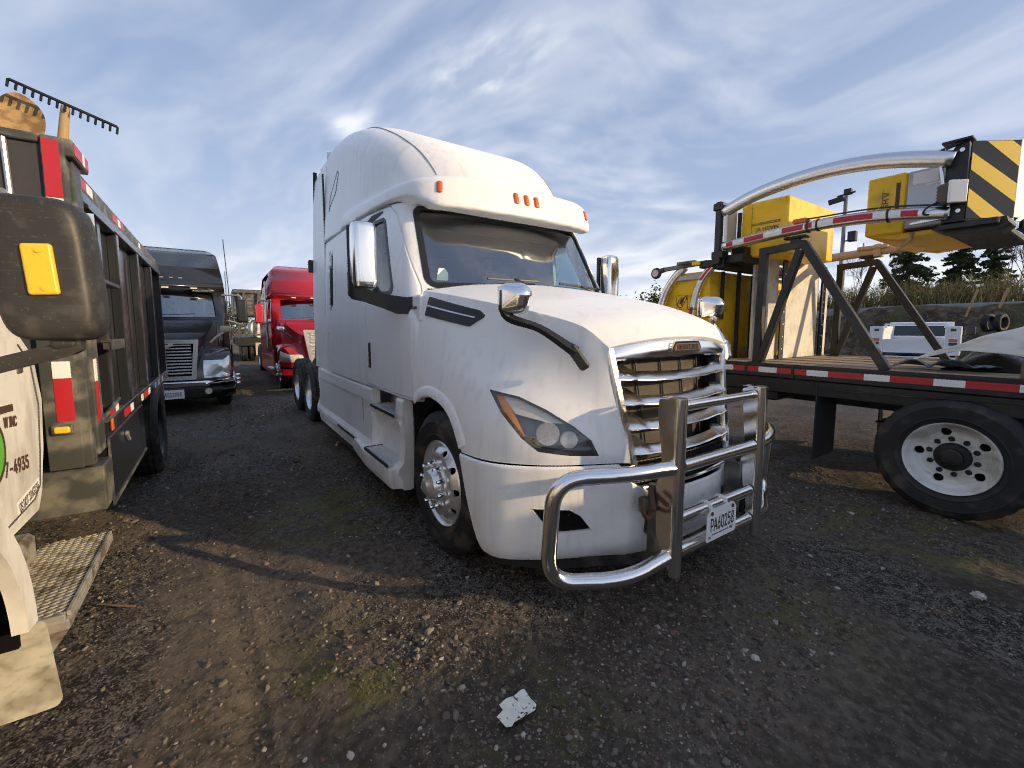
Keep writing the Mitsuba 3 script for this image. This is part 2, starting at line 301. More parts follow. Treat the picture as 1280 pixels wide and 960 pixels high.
def pebbles(n, xy, size, seed, sink=0.35, flat=0.65, sub=0):
    r = np.random.default_rng(seed); base = trimesh.creation.icosphere(subdivisions=sub); bv, bf = base.vertices, base.faces
    V = np.repeat(bv[None], n, 0)*(1+0.25*r.standard_normal((n, len(bv), 1)).clip(-1, 1))
    V *= np.stack([1+0.35*r.random(n), 0.7+0.3*r.random(n), flat*(0.6+0.6*r.random(n))], -1)[:, None]
    a = r.random(n)*2*PI; c, s = np.cos(a)[:, None], np.sin(a)[:, None]; b = r.normal(0, 0.3, n); cb, sb = np.cos(b)[:, None], np.sin(b)[:, None]
    x, y, z = V[..., 0], V[..., 1], V[..., 2]; x, z = x*cb-z*sb, x*sb+z*cb; x, y = x*c-y*s, x*s+y*c
    V = np.stack([x, y, z], -1)*size[:, None, None]
    V[..., :2] += xy[:, None]; V[..., 2] += (ground_z(xy[:, 0], xy[:, 1])+size*flat*(1-2*sink)*0.5)[:, None]
    F = (bf[None]+np.arange(n)[:, None, None]*len(bv)).reshape(-1, 3)
    g = r.random(n); tint = np.stack([0.055+0.145*g**2, 0.046+0.125*g**2, 0.038+0.102*g**2], -1)
    pale = r.random(n) < 0.055; tint[pale] = np.array([0.31, 0.29, 0.25])*(0.7+0.5*r.random((pale.sum(), 1)))
    rust = r.random(n) < 0.05; tint[rust] = (0.13, 0.075, 0.05)
    return tm(V.reshape(-1, 3), F), np.repeat(tint, len(bv), 0)
r = np.random.default_rng(3)
# thrown denser towards the camera, and where the surface is loose
def scatter(n, seed, x0, x1, y0, y1, near):
    r = np.random.default_rng(seed); x, y = r.uniform(x0, x1, n*3), r.uniform(y0, y1, n*3)
    k = (rough_np(x, y)*0.9+0.24)*np.exp(-np.hypot(x-1.2, y-1.2)/near); sel = r.random(n*3) < k/k.max()*0.9
    return np.stack([x[sel], y[sel]], -1)[:n]
mat('gravel_mat', pr({'type': 'mesh_attribute', 'name': 'vertex_color'}, 0.75, 0.3))
xy = scatter(80000, 5, -1.2, 6.3, 0.7, 6.5, 3.0); m, c = pebbles(len(xy), xy, np.random.default_rng(6).lognormal(math.log(0.0048), 0.48, len(xy)).clip(0.003, 0.024), 8)
k = thing('gravel', 'loose dark grey gravel scattered over the muddy yard', 'gravel', kind='stuff'); scene[k] = mikit.ply(m, 'gravel_mat', False, color=c)
xy = scatter(3600, 15, -1.2, 6.3, 0.7, 6.0, 3.5); m2, c2 = pebbles(len(xy), xy, np.random.default_rng(16).lognormal(math.log(0.0088), 0.36, len(xy)).clip(0.006, 0.03), 18, sub=1)
scene[k+'__001'] = mikit.ply(m2, 'gravel_mat', True, color=c2)
xy = scatter(5200, 25, -3, 12, 4.5, 15, 9.0); m3_, c3 = pebbles(len(xy), xy, np.random.default_rng(26).lognormal(math.log(0.013), 0.4, len(xy)).clip(0.006, 0.05), 28)
scene[k+'__002'] = mikit.ply(m3_, 'gravel_mat', False, color=c3)
mat('pale_stone', pr((0.46, 0.44, 0.39), 0.7, 0.3))
def stone(x, y, s, seed, label, group=None):
    m, _ = pebbles(1, np.array([[x, y]]), np.array([s]), seed, 0.25, 0.7, 2); solo('stone', m, 'pale_stone', label, 'stone', group, True)
stone(0.90, 1.235, 0.011, 1, 'small white stone lying just below the torn paper')
stone(3.62, 0.42, 0.028, 4, 'large pale oval stone on the mud at right, below the flatbed wheel')
stone(0.33, 1.55, 0.017, 3, 'pale rounded stone on the track left of the torn paper')
stone(2.06, 0.93, 0.017, 2, 'pale flat stone on the gravel in front of the license plate')
# torn paper
P0 = np.array([[1.016, 1.390], [1.014, 1.300], [.995, 1.285], [.903, 1.283], [.896, 1.290], [.877, 1.280], [.856, 1.290], [.849, 1.348], [.885, 1.356], [.887, 1.389], [.953, 1.391]])
pc = P0.mean(0); 
pp = trimesh.creation.extrude_polygon(Polygon((P0-pc)*1.0+pc), 0.0012, engine='earcut'); pp = trimesh.Trimesh(*trimesh.remesh.subdivide_to_size(pp.vertices, pp.faces, 0.012))
pp.vertices[:, 2] += 0.014+0.014*meshkit.noise(np.c_[pp.vertices[:, :2]*26, 0*pp.vertices[:, 0]])+0.12*np.maximum(pp.vertices[:, 1]-1.36, 0)
mat('paper', pr(proc(lambda p, n, uv: mix((0.72, 0.72, 0.66), (0.10, 0.09, 0.07), smoothstep(0.66, 0.76, fbm(p.x*75, p.y*75, 0, 3)))), 0.7, 0.3))
pp.vertices[:, 2] += ground_z(np.array([pc[0]]), np.array([pc[1]]))[0]
solo('paper_scrap', pp, 'paper', 'torn dirty white paper scrap lying on the gravel in the foreground', 'paper', smooth=False)
solo('twig', cat(tube(spline([[-0.63, 3.22, .03], [-0.55, 3.14, .035], [-0.46, 3.08, .03]], 8), 0.006, 6), tube(spline([[-0.57, 3.25, .03], [-0.52, 3.15, .04]], 4), 0.004, 6)), 'timber', 'short dark twig on the ground beside the dusty step', 'twig')
# ------------------------------------------------------------------ wheels
def tyre(c, s, R=0.505, w=0.27, n=64, bead=0.29):
    k = R/0.505
    p = [(bead, -0.045), (bead+0.012, -0.022), (0.335*k, -0.004), (0.345*k, 0.001), (0.352*k, -0.003), (0.40*k, 0.004), (0.425*k, 0.003), (0.432*k, 0.007), (0.44*k, 0.002), (0.468*k, -0.012), (0.482*k, -0.020), (0.494*k, -0.030), (0.502*k, -0.042)]
    for g in np.linspace(0.20, 0.80, 4)*w: p += [(R, -g+0.012), (R-0.012, -g+0.009), (R-0.012, -g-0.009), (R, -g-0.012)] if False else [(R, -g+0.007), (R-0.013, -g+0.005), (R-0.013, -g-0.005), (R, -g-0.007)]
    p += [(0.502*k, -w+0.042), (0.482*k, -w+0.015), (0.425*k, -w), (0.345*k, -w+0.003), (bead, -w+0.04)]
    m = ring(p, [0, 0, 0], s, 2*n); v = m.vertices; r_ = np.hypot(v[:, 1], v[:, 2]); a = np.arctan2(v[:, 2], v[:, 1])
    q = np.where((r_ > 0.470*k) & (np.sin(a*n/2+np.abs(v[:, 0])*9) > 0.55), 1-0.012*np.clip((r_/k-0.470)/0.02, 0, 1), 1); v[:, 1] *= q; v[:, 2] *= q
    return trimesh.Trimesh(v+np.asarray(c, float), m.faces, process=False)
def lugs(c, s, r, h, n=10, rad=0.019, L=0.055):
    out = []
    for i in range(n):
        a = 2*PI*i/n+0.2; p = np.array([c[0]+s*h, c[1]+r*math.cos(a), c[2]+r*math.sin(a)])
        out.append(lathe([(rad*1.15, 0), (rad*1.15, 0.008), (rad*0.85, 0.012), (rad*0.8, L*0.8), (rad*0.5, L)], p, s, 10))
    return out
def holed(prof, c, s, r, n, rad, a0=0.0, only=None):
    M = mf(ring(prof, c, s, 64))
    for i in range(n):
        if only and i not in only: continue
        a = 2*PI*i/n+a0; y, z = c[1]+r*math.cos(a), c[2]+r*math.sin(a)
        M = M-mf(cyl([c[0]-0.4, y, z], [c[0]+0.4, y, z], rad, 18))
    return back(M)
def steer_wheel(holder, name, c, s, mt='chrome'):
    w = numbered(f'{holder}__{name}'); part_ = lambda n, m, k, **q: part(w, n, m, k, **q)
    part_('tyre', tyre(c, s), 'rubber', smooth=35)
    rim = holed([(0.296, -0.040), (0.302, -0.020), (0.296, -0.012), (0.286, -0.022), (0.274, -0.05), (0.262, -0.040), (0.225, 0.0), (0.20, 0.010), (0.10, 0.014), (0.10, -0.006), (0.19, -0.008), (0.225, -0.02), (0.262, -0.065), (0.280, -0.10), (0.284, -0.10)], c, s, 0.232, 10, 0.024)
    part_('rim', rim, mt if mt != 'chrome' else 'rim_metal', smooth=30)
    part_('backing', cyl([c[0]-s*0.10, c[1], c[2]], [c[0]-s*0.11, c[1], c[2]], 0.285, 40), 'black_hollow')
    part_('hub', lathe([(0.155, 0.010), (0.150, 0.026), (0.115, 0.034), (0.095, 0.075), (0.060, 0.095), (0.045, 0.11), (0.0, 0.113)], c, s, 32), mt if mt != 'chrome' else 'rim_metal')
    for m in lugs(c, s, 0.150, 0.02): part_('lug_nut', m, 'chrome')
    labels[w] = {'label': 'polished alloy wheel with chrome lug nuts'} if w in scene else labels.get(w, {})
    if not labels[w]: labels.pop(w)
    return w
def dual_wheel(holder, name, c, s, mt, nut='black_steel', hand=10, hr=0.03):
    w = numbered(f'{holder}__{name}'); pt = lambda n, m, k, **q: part(w, n, m, k, **q)
    pt('tyre', cat(tyre(c, s), tyre([c[0]-s*0.33, c[1], c[2]], s)), 'rubber', smooth=35)
    only = None if hand == 10 else (0, 2)
    rim = holed([(0.292, -0.040), (0.301, -0.022), (0.296, -0.010), (0.287, -0.018), (0.272, -0.045), (0.266, -0.11), (0.245, -0.128), (0.235, -0.132), (0.222, -0.150), (0.205, -0.155), (0.19, -0.148), (0.11, -0.148), (0.11, -0.17), (0.21, -0.175), (0.25, -0.16), (0.280, -0.12), (0.287, -0.08)], c, s, 0.213, hand if hand == 10 else 5, hr, 0.05, None)
    pt('rim', rim, mt, smooth=30)
    pt('backing', cyl([c[0]-s*0.19, c[1], c[2]], [c[0]-s*0.20, c[1], c[2]], 0.284, 40), 'black_hollow')
    pt('hub', lathe([(0.118, -0.16), (0.118, -0.125), (0.108, -0.112), (0.075, -0.108), (0.07, -0.085), (0.055, -0.08), (0.0, -0.08)], c, s, 30), 'black_steel')
    for m in lugs(c, s, 0.150, -0.15, L=0.035): pt('lug_nut', m, nut)
    return w

# ------------------------------------------------------------------ the white semi truck; u is the distance from its centre plane x = CX
CX = 2.435
TR = thing('semi_truck', 'white sleeper-cab semi truck with a big chrome bull bar, parked in the middle', 'truck', 'semi trucks parked in the yard')
def W(u, y, z, s=-1): return [CX+s*u, y, z]
# cab: plan outlines (u, y) stacked over z
ROWS = {
 1.02: [(0, 3.10), (.5, 3.10), (.8, 3.10), (1.00, 3.10), (1.14, 3.13), (1.185, 3.19), (1.20, 3.5), (1.205, 4.36), (1.21, 5.2), (1.21, 6.19), (1.19, 6.24), (0, 6.24)],
 1.60: [(0, 3.10), (.5, 3.10), (.8, 3.10), (1.00, 3.10), (1.135, 3.14), (1.18, 3.20), (1.20, 3.55), (1.205, 4.36), (1.21, 5.2), (1.21, 6.19), (1.19, 6.24), (0, 6.24)],
 1.93: [(0, 3.10), (.5, 3.14), (.8, 3.22), (.97, 3.31), (1.085, 3.36), (1.145, 3.46), (1.185, 3.8), (1.20, 4.36), (1.205, 5.2), (1.205, 6.19), (1.185, 6.24), (0, 6.24)],
 2.30: [(0, 3.34), (.5, 3.37), (.8, 3.45), (.97, 3.52), (1.06, 3.58), (1.11, 3.69), (1.155, 3.98), (1.18, 4.36), (1.195, 5.2), (1.195, 6.19), (1.175, 6.24), (0, 6.24)],
 2.72: [(0, 3.60), (.5, 3.63), (.8, 3.70), (.965, 3.76), (1.03, 3.83), (1.065, 3.94), (1.105, 4.2), (1.135, 4.5), (1.17, 5.3), (1.175, 6.19), (1.155, 6.24), (0, 6.24)]}
def outline(row, n=9):
    p = np.array(row); f = p[:10]; t = np.r_[0, np.cumsum(np.linalg.norm(np.diff(f, axis=0), axis=1)**0.6)]
    q = PchipInterpolator(t, f)(np.concatenate([np.linspace(a, b, n, endpoint=False) for a, b in zip(t[:-1], t[1:])]+[[t[-1]]]))
    q = np.vstack([q, p[10:11]]); q[0, 0] = 0
    return np.vstack([q, (q*[-1, 1])[:0:-1]])
def cab_loft(off=0.0, z0=1.02, z1=2.70):
    zs = sorted(ROWS); O = np.array([outline(ROWS[z]) for z in zs]); Z = np.linspace(z0, z1, 30); A = PchipInterpolator(zs, O)(Z)
    if off: c = np.array([0, 4.67]); A = c+(A-c)*np.array([1-off/1.2, 1-off/1.55])
    return loft(np.concatenate([CX+A[..., :1], A[..., 1:], np.broadcast_to(Z[:, None, None], A.shape[:2]+(1,))], -1))
outer, inner = mf(cab_loft(0, 1.02, 2.692)), mf(cab_loft(0.045, 1.06, 2.65)); skin = outer-inner
thin = outer-mf(cab_loft(0.007, 1.0, 2.75)); thin_in = mf(cab_loft(0.002, 1.0, 2.75))
def side_prism(poly, s, r=0.0, x0=0.7, x1=1.5): return mf(prism(rpoly(poly, r) if r else poly, 'yz', CX+x0 if s > 0 else CX-x1, CX+x1 if s > 0 else CX-x0))
DOOR = [(3.20, 1.035), (3.20, 1.60), (3.25, 1.80), (3.40, 2.02), (3.58, 2.28), (3.80, 2.60), (3.93, 2.685), (4.33, 2.685), (4.36, 2.6), (4.36, 1.035)]
WIN = [(3.64, 1.90), (4.27, 1.93), (4.29, 2.50), (4.20, 2.57), (4.02, 2.57), (3.98, 2.54)]
LUG = [(5.68, 1.17), (6.10, 1.17), (6.10, 1.52), (5.68, 1.52)]
SLW = [(5.74, 1.80), (5.96, 1.80), (5.96, 2.56), (5.74, 2.56)]
ws_poly = rpoly([(CX-0.99, 1.935), (CX+0.99, 1.935), (CX+0.935, 2.645), (CX-0.935, 2.645)], 0.07)
WS = mf(prism(ws_poly, 'xz', 2.9, 3.95))
def grow(M_poly, d): return Polygon(M_poly).buffer(d, join_style=2)
cab = skin-WS
doors, glass_side = {}, {}
for s in (-1, 1):
    D, Dg = side_prism(grow(DOOR, -0.006), s), side_prism(grow(DOOR, 0.003), s)
    wn = side_prism(WIN, s, 0.05)
    doors[s] = (skin ^ D)-wn-side_prism(grow(WIN, 0.055), s, 0.05, 1.30 if s < 0 else 1.30, 1.6)
    glass_side[s] = (thin ^ wn)
    cab = cab-Dg
    for poly in (LUG,):
        ring_ = side_prism(grow(poly, 0.007), s, 0.03)-side_prism(grow(poly, -0.003), s, 0.03)
        cab = cab-(ring_ ^ (outer-mf(cab_loft(0.012, 1.0, 2.75))))
    rec = side_prism(SLW, s, 0.05) ^ (outer-mf(cab_loft(0.02, 1.0, 2.75))); cab = cab-rec
    cut = [bar([CX+s*1.3, 5.22, 1.0], [CX+s*1.3, 5.22, 2.8], 0.02)]
part(TR, 'cab', back(cab), 'white_paint', 32)
CAB = f'{TR}__cab'
part(TR, 'interior_lining', back((inner-mf(cab_loft(0.06, 1.08, 2.645)))-WS-side_prism(WIN, -1, 0.05)-side_prism(WIN, 1, 0.05)), 'lining', 30)
for s in (-1, 1):
    d = part(TR, 'door', back(doors[s]), 'white_paint', 32)
    gl = back(glass_side[s]); keep = (gl.face_normals[:, 0]*s > 0.3); gl.update_faces(keep); gl.remove_unreferenced_vertices()
    part(d, 'window_glass', moved(gl, [-s*0.012, 0, 0]), 'side_glass', True)
    fr = (thin ^ (side_prism(grow(WIN, 0.028), s, 0.05)-side_prism(grow(WIN, -0.004), s, 0.05))); part(d, 'window_seal', moved(back(fr), [s*0.004, 0, 0]), 'black_plastic')
    part(d, 'door_handle', cat(moved(rbox(CX-0.012, CX+0.012, 4.225, 4.285, 1.20, 1.45, 0.0119), [s*1.203, 0, 0])), 'black_plastic')
    part(TR, 'sleeper_window', moved(back(mf(cab_loft(0.012, 1.0, 2.75)) ^ (side_prism([(5.80, 1.86), (5.90, 1.86), (5.90, 2.50), (5.80, 2.50)], s, 0.04)-mf(cab_loft(0.03, 1.0, 2.75)))), [s*0.0145, 0, 0]), 'dark_glass', 30)
    part(TR, 'door_vent_visor', moved(back(thin ^ side_prism([(4.40, 2.56), (4.66, 2.52), (4.30, 2.665), (3.98, 2.665)], s, 0.01)), [s*0.006, 0, 0]), 'lining', 30)
wsg = back((outer-mf(cab_loft(0.004, 1.0, 2.75))) ^ WS); keep = wsg.face_normals[:, 1] < -0.25; wsg.update_faces(keep); wsg.remove_unreferenced_vertices()
part(TR, 'windshield', moved(wsg, [0, 0.012, 0]), 'tint_glass', True)
seal = (outer-mf(cab_loft(0.010, 1.0, 2.75))) ^ (mf(prism(ws_poly.buffer(0.022), 'xz', 2.9, 3.95))-mf(prism(ws_poly.buffer(-0.026), 'xz', 2.9, 3.95)))
part(TR, 'windshield_seal', moved(back(seal), [0, -0.006, 0]), 'black_plastic', 30)
for (a, b) in (([CX-0.55, 3.115, 2.00], [CX-0.02, 3.095, 2.005]), ([CX+0.22, 3.10, 2.0], [CX+0.86, 3.20, 1.985])):
    w = part(TR, 'wiper', cat(bar(a, b, 0.014, 0.02), bar([b[0]-0.12, b[1]-0.035, b[2]-0.05], [(a[0]+b[0])/2, (a[1]+b[1])/2-0.012, b[2]+0.01], 0.02, 0.012)), 'black_plastic')
part(TR, 'windshield_sticker', prism(rpoly([(CX-0.905, 1.985), (CX-0.80, 1.985), (CX-0.80, 2.05), (CX-0.83, 2.085), (CX-0.885, 2.085)], 0.01), 'xz', 3.335, 3.337), 'white_plain')
# what shows through the glass
part(TR, 'dashboard', cat(box(CX-1.05, CX+1.05, 3.42, 3.80, 1.35, 1.82, 0.05), box(CX-1.04, CX+1.04, 3.30, 3.5, 1.35, 1.80, 0.05)), 'lining_dark')
for u in (-0.55, 0.55):
    st = part(TR, 'seat', cat(rbox(CX+u-0.27, CX+u+0.27, 4.15, 4.70, 1.45, 1.62, 0.07), rbox(CX+u-0.26, CX+u+0.26, 4.62, 4.80, 1.55, 2.28, 0.08), rbox(CX+u-0.14, CX+u+0.14, 4.66, 4.78, 2.28, 2.48, 0.05)), 'lining_dark')
a = np.linspace(0, 2*PI, 30)[:-1]; sw = np.stack([CX+0.55+0.23*np.cos(a), 3.92+0.12*np.sin(a), 1.90+0.19*np.sin(a)], -1)
part(TR, 'steering_wheel', cat(tube(np.vstack([sw, sw[:2]]), 0.016, 8), cyl([CX+.55, 3.92, 1.90], [CX+.55, 3.75, 1.75], 0.03), bar(sw[0], sw[14], 0.03, 0.02)), 'black_plastic')
part(TR, 'visor', box(CX-0.98, CX+0.98, 3.80, 3.84, 2.50, 2.64, 0.01), 'lining_dark')

# roof and brow: a blend of two rounded solids, meshed with surface nets
def surface_net(F, o, h):
    S = F > 0; n = np.array(F.shape)
    corners = [(i, j, k) for i in (0, 1) for j in (0, 1) for k in (0, 1)]
    sub = lambda A, c: A[c[0]:n[0]-1+c[0], c[1]:n[1]-1+c[1], c[2]:n[2]-1+c[2]]
    cnt = sum(sub(S, c).astype(int) for c in corners); act = (cnt > 0) & (cnt < 8)
    acc, w = np.zeros(act.shape+(3,)), np.zeros(act.shape)
    for c in corners:
        for ax in range(3):
            if c[ax]: continue
            d = list(c); d[ax] = 1; a, b = sub(F, c), sub(F, tuple(d)); x = (a > 0) != (b > 0); t = np.where(x, a/(a-b+1e-12), 0)
            p = np.zeros(act.shape+(3,))+np.array(c); p[..., ax] += t; acc += np.where(x[..., None], p, 0); w += x
    idx = -np.ones(act.shape, int); idx[act] = np.arange(act.sum())
    V = (np.argwhere(act)+acc[act]/w[act][:, None])*h+o; Q = []
    for ax in range(3):
        b, c = [k for k in range(3) if k != ax]; sl = [slice(1, n[k]-1) for k in range(3)]; sl[ax] = slice(0, n[ax]-1); up = list(sl); up[ax] = slice(1, n[ax])
        A, B = S[tuple(sl)], S[tuple(up)]; e = np.argwhere(A != B); flip = A[A != B]
        e[:, b] += 1; e[:, c] += 1; e0 = e.copy(); d = np.zeros(3, int)
        q = []
        for db, dc in ((-1, -1), (0, -1), (0, 0), (-1, 0)): d = e0.copy(); d[:, b] += db; d[:, c] += dc; q.append(idx[d[:, 0], d[:, 1], d[:, 2]])
        q = np.stack(q, -1); f = flip if ax != 1 else ~flip; q[f] = q[f][:, ::-1]; Q.append(q)
    Q = np.vstack(Q); Q = Q[(Q >= 0).all(1)]
    m = tm(V, np.vstack([Q[:, [0, 1, 2]], Q[:, [0, 2, 3]]])); m.update_faces(m.nondegenerate_faces())
    return m
h = 0.022
X, Y, Z = np.meshgrid(np.arange(-1.32, 1.32, h), np.arange(3.15, 6.36, h), np.arange(2.52, 4.10, h), indexing='ij')
ye = np.array([3.30, 3.45, 3.62, 3.85, 4.15, 4.5, 4.85, 5.2, 5.6, 6.0, 6.4])
zc = PchipInterpolator(ye, [2.50, 2.83, 3.03, 3.24, 3.45, 3.63, 3.78, 3.885, 3.955, 3.975, 3.975])(Y)
wd = PchipInterpolator(ye, [0.52, 0.60, 0.71, 0.85, 0.975, 1.05, 1.09, 1.115, 1.135, 1.145, 1.145])(Y)+0.05*np.clip((3.3-Z)/0.7, -0.8, 1)*np.clip((Y-3.6)/1.0, 0, 1)
rr = PchipInterpolator(ye, [0.30, 0.38, 0.42, 0.45, 0.44, 0.42, 0.38, 0.33, 0.28, 0.25, 0.25])(Y)
q1, q2 = np.abs(X)-wd+rr, Z-zc+rr
dome = np.hypot(np.maximum(q1, 0), np.maximum(q2, 0))+np.minimum(np.maximum(q1, q2), 0)-rr
g = np.gradient(dome, h); dome = dome/np.sqrt(sum(a*a for a in g)+1e-6).clip(0.5, 3); dome = np.maximum(dome, Y-6.24)
au = np.abs(X); yf = PchipInterpolator([0, .3, .6, .8, .93, 1.02, 1.08, 1.125, 1.16, 1.185, 1.32], [3.30, 3.305, 3.33, 3.38, 3.46, 3.58, 3.76, 4.05, 4.6, 5.4, 8.0])(au)
slope = 0.30*(Z-2.70)
bf = (yf+np.clip(slope, -0.02, 1)-Y); g = np.gradient(bf, h); bf = bf/np.sqrt(sum(a*a for a in g)+1e-6)
top = Z-(2.885-0.05*np.clip((au-0.7)/0.4, 0, 1)+0.02*np.clip(Y-3.5, 0, 0.5))
le = np.clip((au-0.84)/0.22, 0, 1); le = le*le*(3-2*le); lip = (2.590+0.115*le+0.05*np.clip((Y-3.62)/0.25, 0, 1)**0.7*(1-le))-Z
rb = 0.05
a1, a2 = bf+rb, top+rb; brow = np.hypot(np.maximum(a1, 0), np.maximum(a2, 0))+np.minimum(np.maximum(a1, a2), 0)-rb
brow = np.maximum(brow, Y-5.3)
kk = 0.07; hh = np.clip(0.5+0.5*(brow-dome)/kk, 0, 1); U = brow*(1-hh)+dome*hh-kk*hh*(1-hh)
rl = 0.02; a1, a2 = U+rl, np.maximum(lip, np.where(Y > 3.80, 2.706-Z, -9)) + rl
U = np.hypot(np.maximum(a1, 0), np.maximum(a2, 0))+np.minimum(np.maximum(a1, a2), 0)-rl
U = np.maximum(U, -(np.maximum(np.maximum(au-0.93, np.maximum(3.50, yf+0.13)-Y), np.maximum(Z-2.72, -9))))      # hollow under the brow
U = np.maximum(U, Y-6.235)
roof = surface_net(U, np.array([CX-1.32, 3.15, 2.52]), h)
if roof.volume < 0: roof.invert()
trimesh.smoothing.filter_taubin(roof, iterations=6)
RF = part(TR, 'roof', roof, 'white_paint', 50)
def on_roof(u, z): # front face of the brow at (u, z), found by marching
    i, k = int(round((u+1.32)/h)), int(round((z-2.52)/h)); col = U[i, :, k]; j = np.argmax(col < 0); t = col[j-1]/(col[j-1]-col[j]); return 3.15+h*(j-1+t)
for u in (-0.83, -0.115, 0.0, 0.115, 0.83):
    y = on_roof(u, 2.76); sl = 0.55*np.sign(u)*(abs(u) > 0.5)
    m = back(m3.Manifold.batch_hull([m3.Manifold.sphere(0.016, 10).scale([1.25, 1, 1]).translate([x, 0.30*z, z]) for x in (-0.006, 0.006) for z in (-0.036, 0.036)]))
    a = math.atan(sl); R_ = trimesh.transformations.rotation_matrix(a, [0, 0, 1]); m.apply_transform(R_)
    part(RF, 'marker_lamp', moved(m, [CX+u, y-0.004, 2.76]), 'amber_dark')
part(TR, 'roof_gasket', mf(cab_loft(0.014, 2.685, 2.715)), 'black_plastic', 30)
part(TR, 'rear_gasket', cat(*[box(CX+s*1.165-.01, CX+s*1.165+.01, 6.236, 6.268, 1.05, 3.6) for s in (-1, 1)]), 'black_plastic', kind='stuff')
def side_x(y, z):
    j, k = int(round((y-3.15)/h)), int(round((z-2.52)/h)); col = U[60:, j, k]; i = np.argmax(col > 0); t = col[i-1]/(col[i-1]-col[i]); return -1.32+h*(60+i-1+t)
for s in (-1, 1):
    q = fillet([[0, 5.97, 3.06], [0, 5.93, 3.22], [0, 5.62, 3.46], [0, 5.56, 3.44], [0, 5.66, 3.22], [0, 5.90, 3.12], [0, 5.97, 3.06]], .04, 5); q[:, 0] = [CX+s*(side_x(a, b)-.001) for _, a, b in q]
    part(RF, 'window_outline', tube(q, .0065, 6), 'black_plastic')
def top_z(u, y):
    i, j = int(round((u+1.32)/h)), int(round((y-3.15)/h)); col = U[i, j, :]; k = np.nonzero(col < 0)[0][-1]; return 2.52+h*(k+col[k]/(col[k]-col[k+1]))
for s in (-1, 1):
    q = [(s*np.interp(y, [3.74, 4.2, 4.8, 5.4, 6.2], [.70, .80, .84, .84, .84]), y) for y in np.linspace(3.74, 6.2, 50)]
    zz = [top_z(u, y) for u, y in q]; zz = np.polyval(np.polyfit([y-5 for _, y in q], zz, 6), [y-5 for _, y in q])
    part(RF, 'panel_seam', tube([[CX+u, y, z+.0035] for (u, y), z in zip(q, zz)], .0055, 6), 'seam_grey')
# cab extender behind the sleeper
for s in (-1, 1):
    R_ = []
    for z, u in ((1.02, 1.20), (2.0, 1.20), (2.70, 1.175), (3.3, 1.15), (3.72, 1.11), (3.89, 1.04)):
        R_.append([[CX+s*(u-0.002), 6.262, z], [CX+s*u, 6.27, z], [CX+s*(u+0.0), 7.08, z-(0.02 if z > 3.8 else 0)], [CX+s*(u-0.03), 7.08, z-(0.02 if z > 3.8 else 0)], [CX+s*(u-0.03), 6.262, z]])
    e = part(TR, 'cab_extender', loft(np.array(R_)), 'white_paint', 30)
    part(e, 'rubber_edge', bar([CX+s*1.185, 7.10, 1.02], [CX+s*1.10, 7.09, 3.87], 0.05, 0.035), 'rubber')
    part(e, 'bracket', box(CX+s*1.19-0.05, CX+s*1.19+0.02, 7.08, 7.17, 2.42, 2.60, 0.01), 'black_plastic')
part(TR, 'roof_extender', cat(box(CX-1.04, CX+1.04, 6.27, 7.0, 3.87, 3.90, 0.01)), 'white_paint')
part(TR, 'rear_wall', box(CX-1.10, CX+1.10, 6.242, 6.255, 1.1, 3.90), 'white_plain')

# hood and fenders: control columns from the grille edge round to the cowl; (u, y, z) from shoulder to seam
COL = np.array([
 [(.600, 1.705, 1.478), (.585, 1.69, 1.25), (.545, 1.635, 1.02), (.505, 1.60, .815)],
 [(.645, 1.770, 1.548), (.67, 1.765, 1.26), (.655, 1.705, 1.02), (.630, 1.675, .815)],
 [(.700, 1.850, 1.607), (.78, 1.885, 1.29), (.80, 1.785, 1.03), (.790, 1.755, .815)],
 [(.780, 2.005, 1.660), (.89, 2.03, 1.34), (.935, 1.89, 1.05), (.940, 1.85, .815)],
 [(.880, 2.206, 1.713), (.99, 2.22, 1.39), (1.06, 2.04, 1.09), (1.070, 1.975, .815)],
 [(.955, 2.400, 1.752), (1.06, 2.42, 1.42), (1.135, 2.22, 1.12), (1.165, 2.12, .815)],
 [(1.020, 2.660, 1.800), (1.11, 2.64, 1.45), (1.18, 2.46, 1.13), (1.207, 2.34, .815)],
 [(1.060, 2.920, 1.842), (1.14, 2.87, 1.48), (1.197, 2.76, 1.14), (1.215, 2.70, .815)],
 [(1.090, 3.170, 1.875), (1.16, 3.13, 1.52), (1.203, 3.06, 1.14), (1.210, 3.05, .815)]])
tt, vv = np.linspace(0, 1, 9), np.array([0, .36, .70, 1])
SP = [RectBivariateSpline(tt, vv, COL[..., k], kx=3, ky=2) for k in range(3)]
def surf(t, v): return np.stack([s.ev(t, v) for s in SP], -1)
ARCH = np.array([(2.16, .23), (2.25, .5), (2.37, .83), (2.44, .93), (2.55, 1.03), (2.70, 1.085), (2.85, 1.10), (2.98, 1.075), (3.085, 1.015), (3.2, .9)])
nt, nv = 90, 60; T_, V_ = np.meshgrid(np.linspace(0, 1, nt), np.linspace(0, 1, nv), indexing='ij')
S0 = surf(T_, V_)
vend = np.ones(nt)
for i in range(nt):
    zl = np.interp(S0[i, :, 1], ARCH[:, 0], ARCH[:, 1], left=0.0, right=1.0); b = np.nonzero(S0[i, :, 2] < zl)[0]
    if len(b):
        j = b[0]; a0, a1 = S0[i, j-1, 2]-zl[j-1], S0[i, j, 2]-zl[j]; vend[i] = (V_[i, j-1]+(V_[i, j]-V_[i, j-1])*a0/(a0-a1))
side = surf(T_, V_*vend[:, None])
def world(g, s): return np.stack([CX+s*g[..., 0], g[..., 1], g[..., 2]], -1)
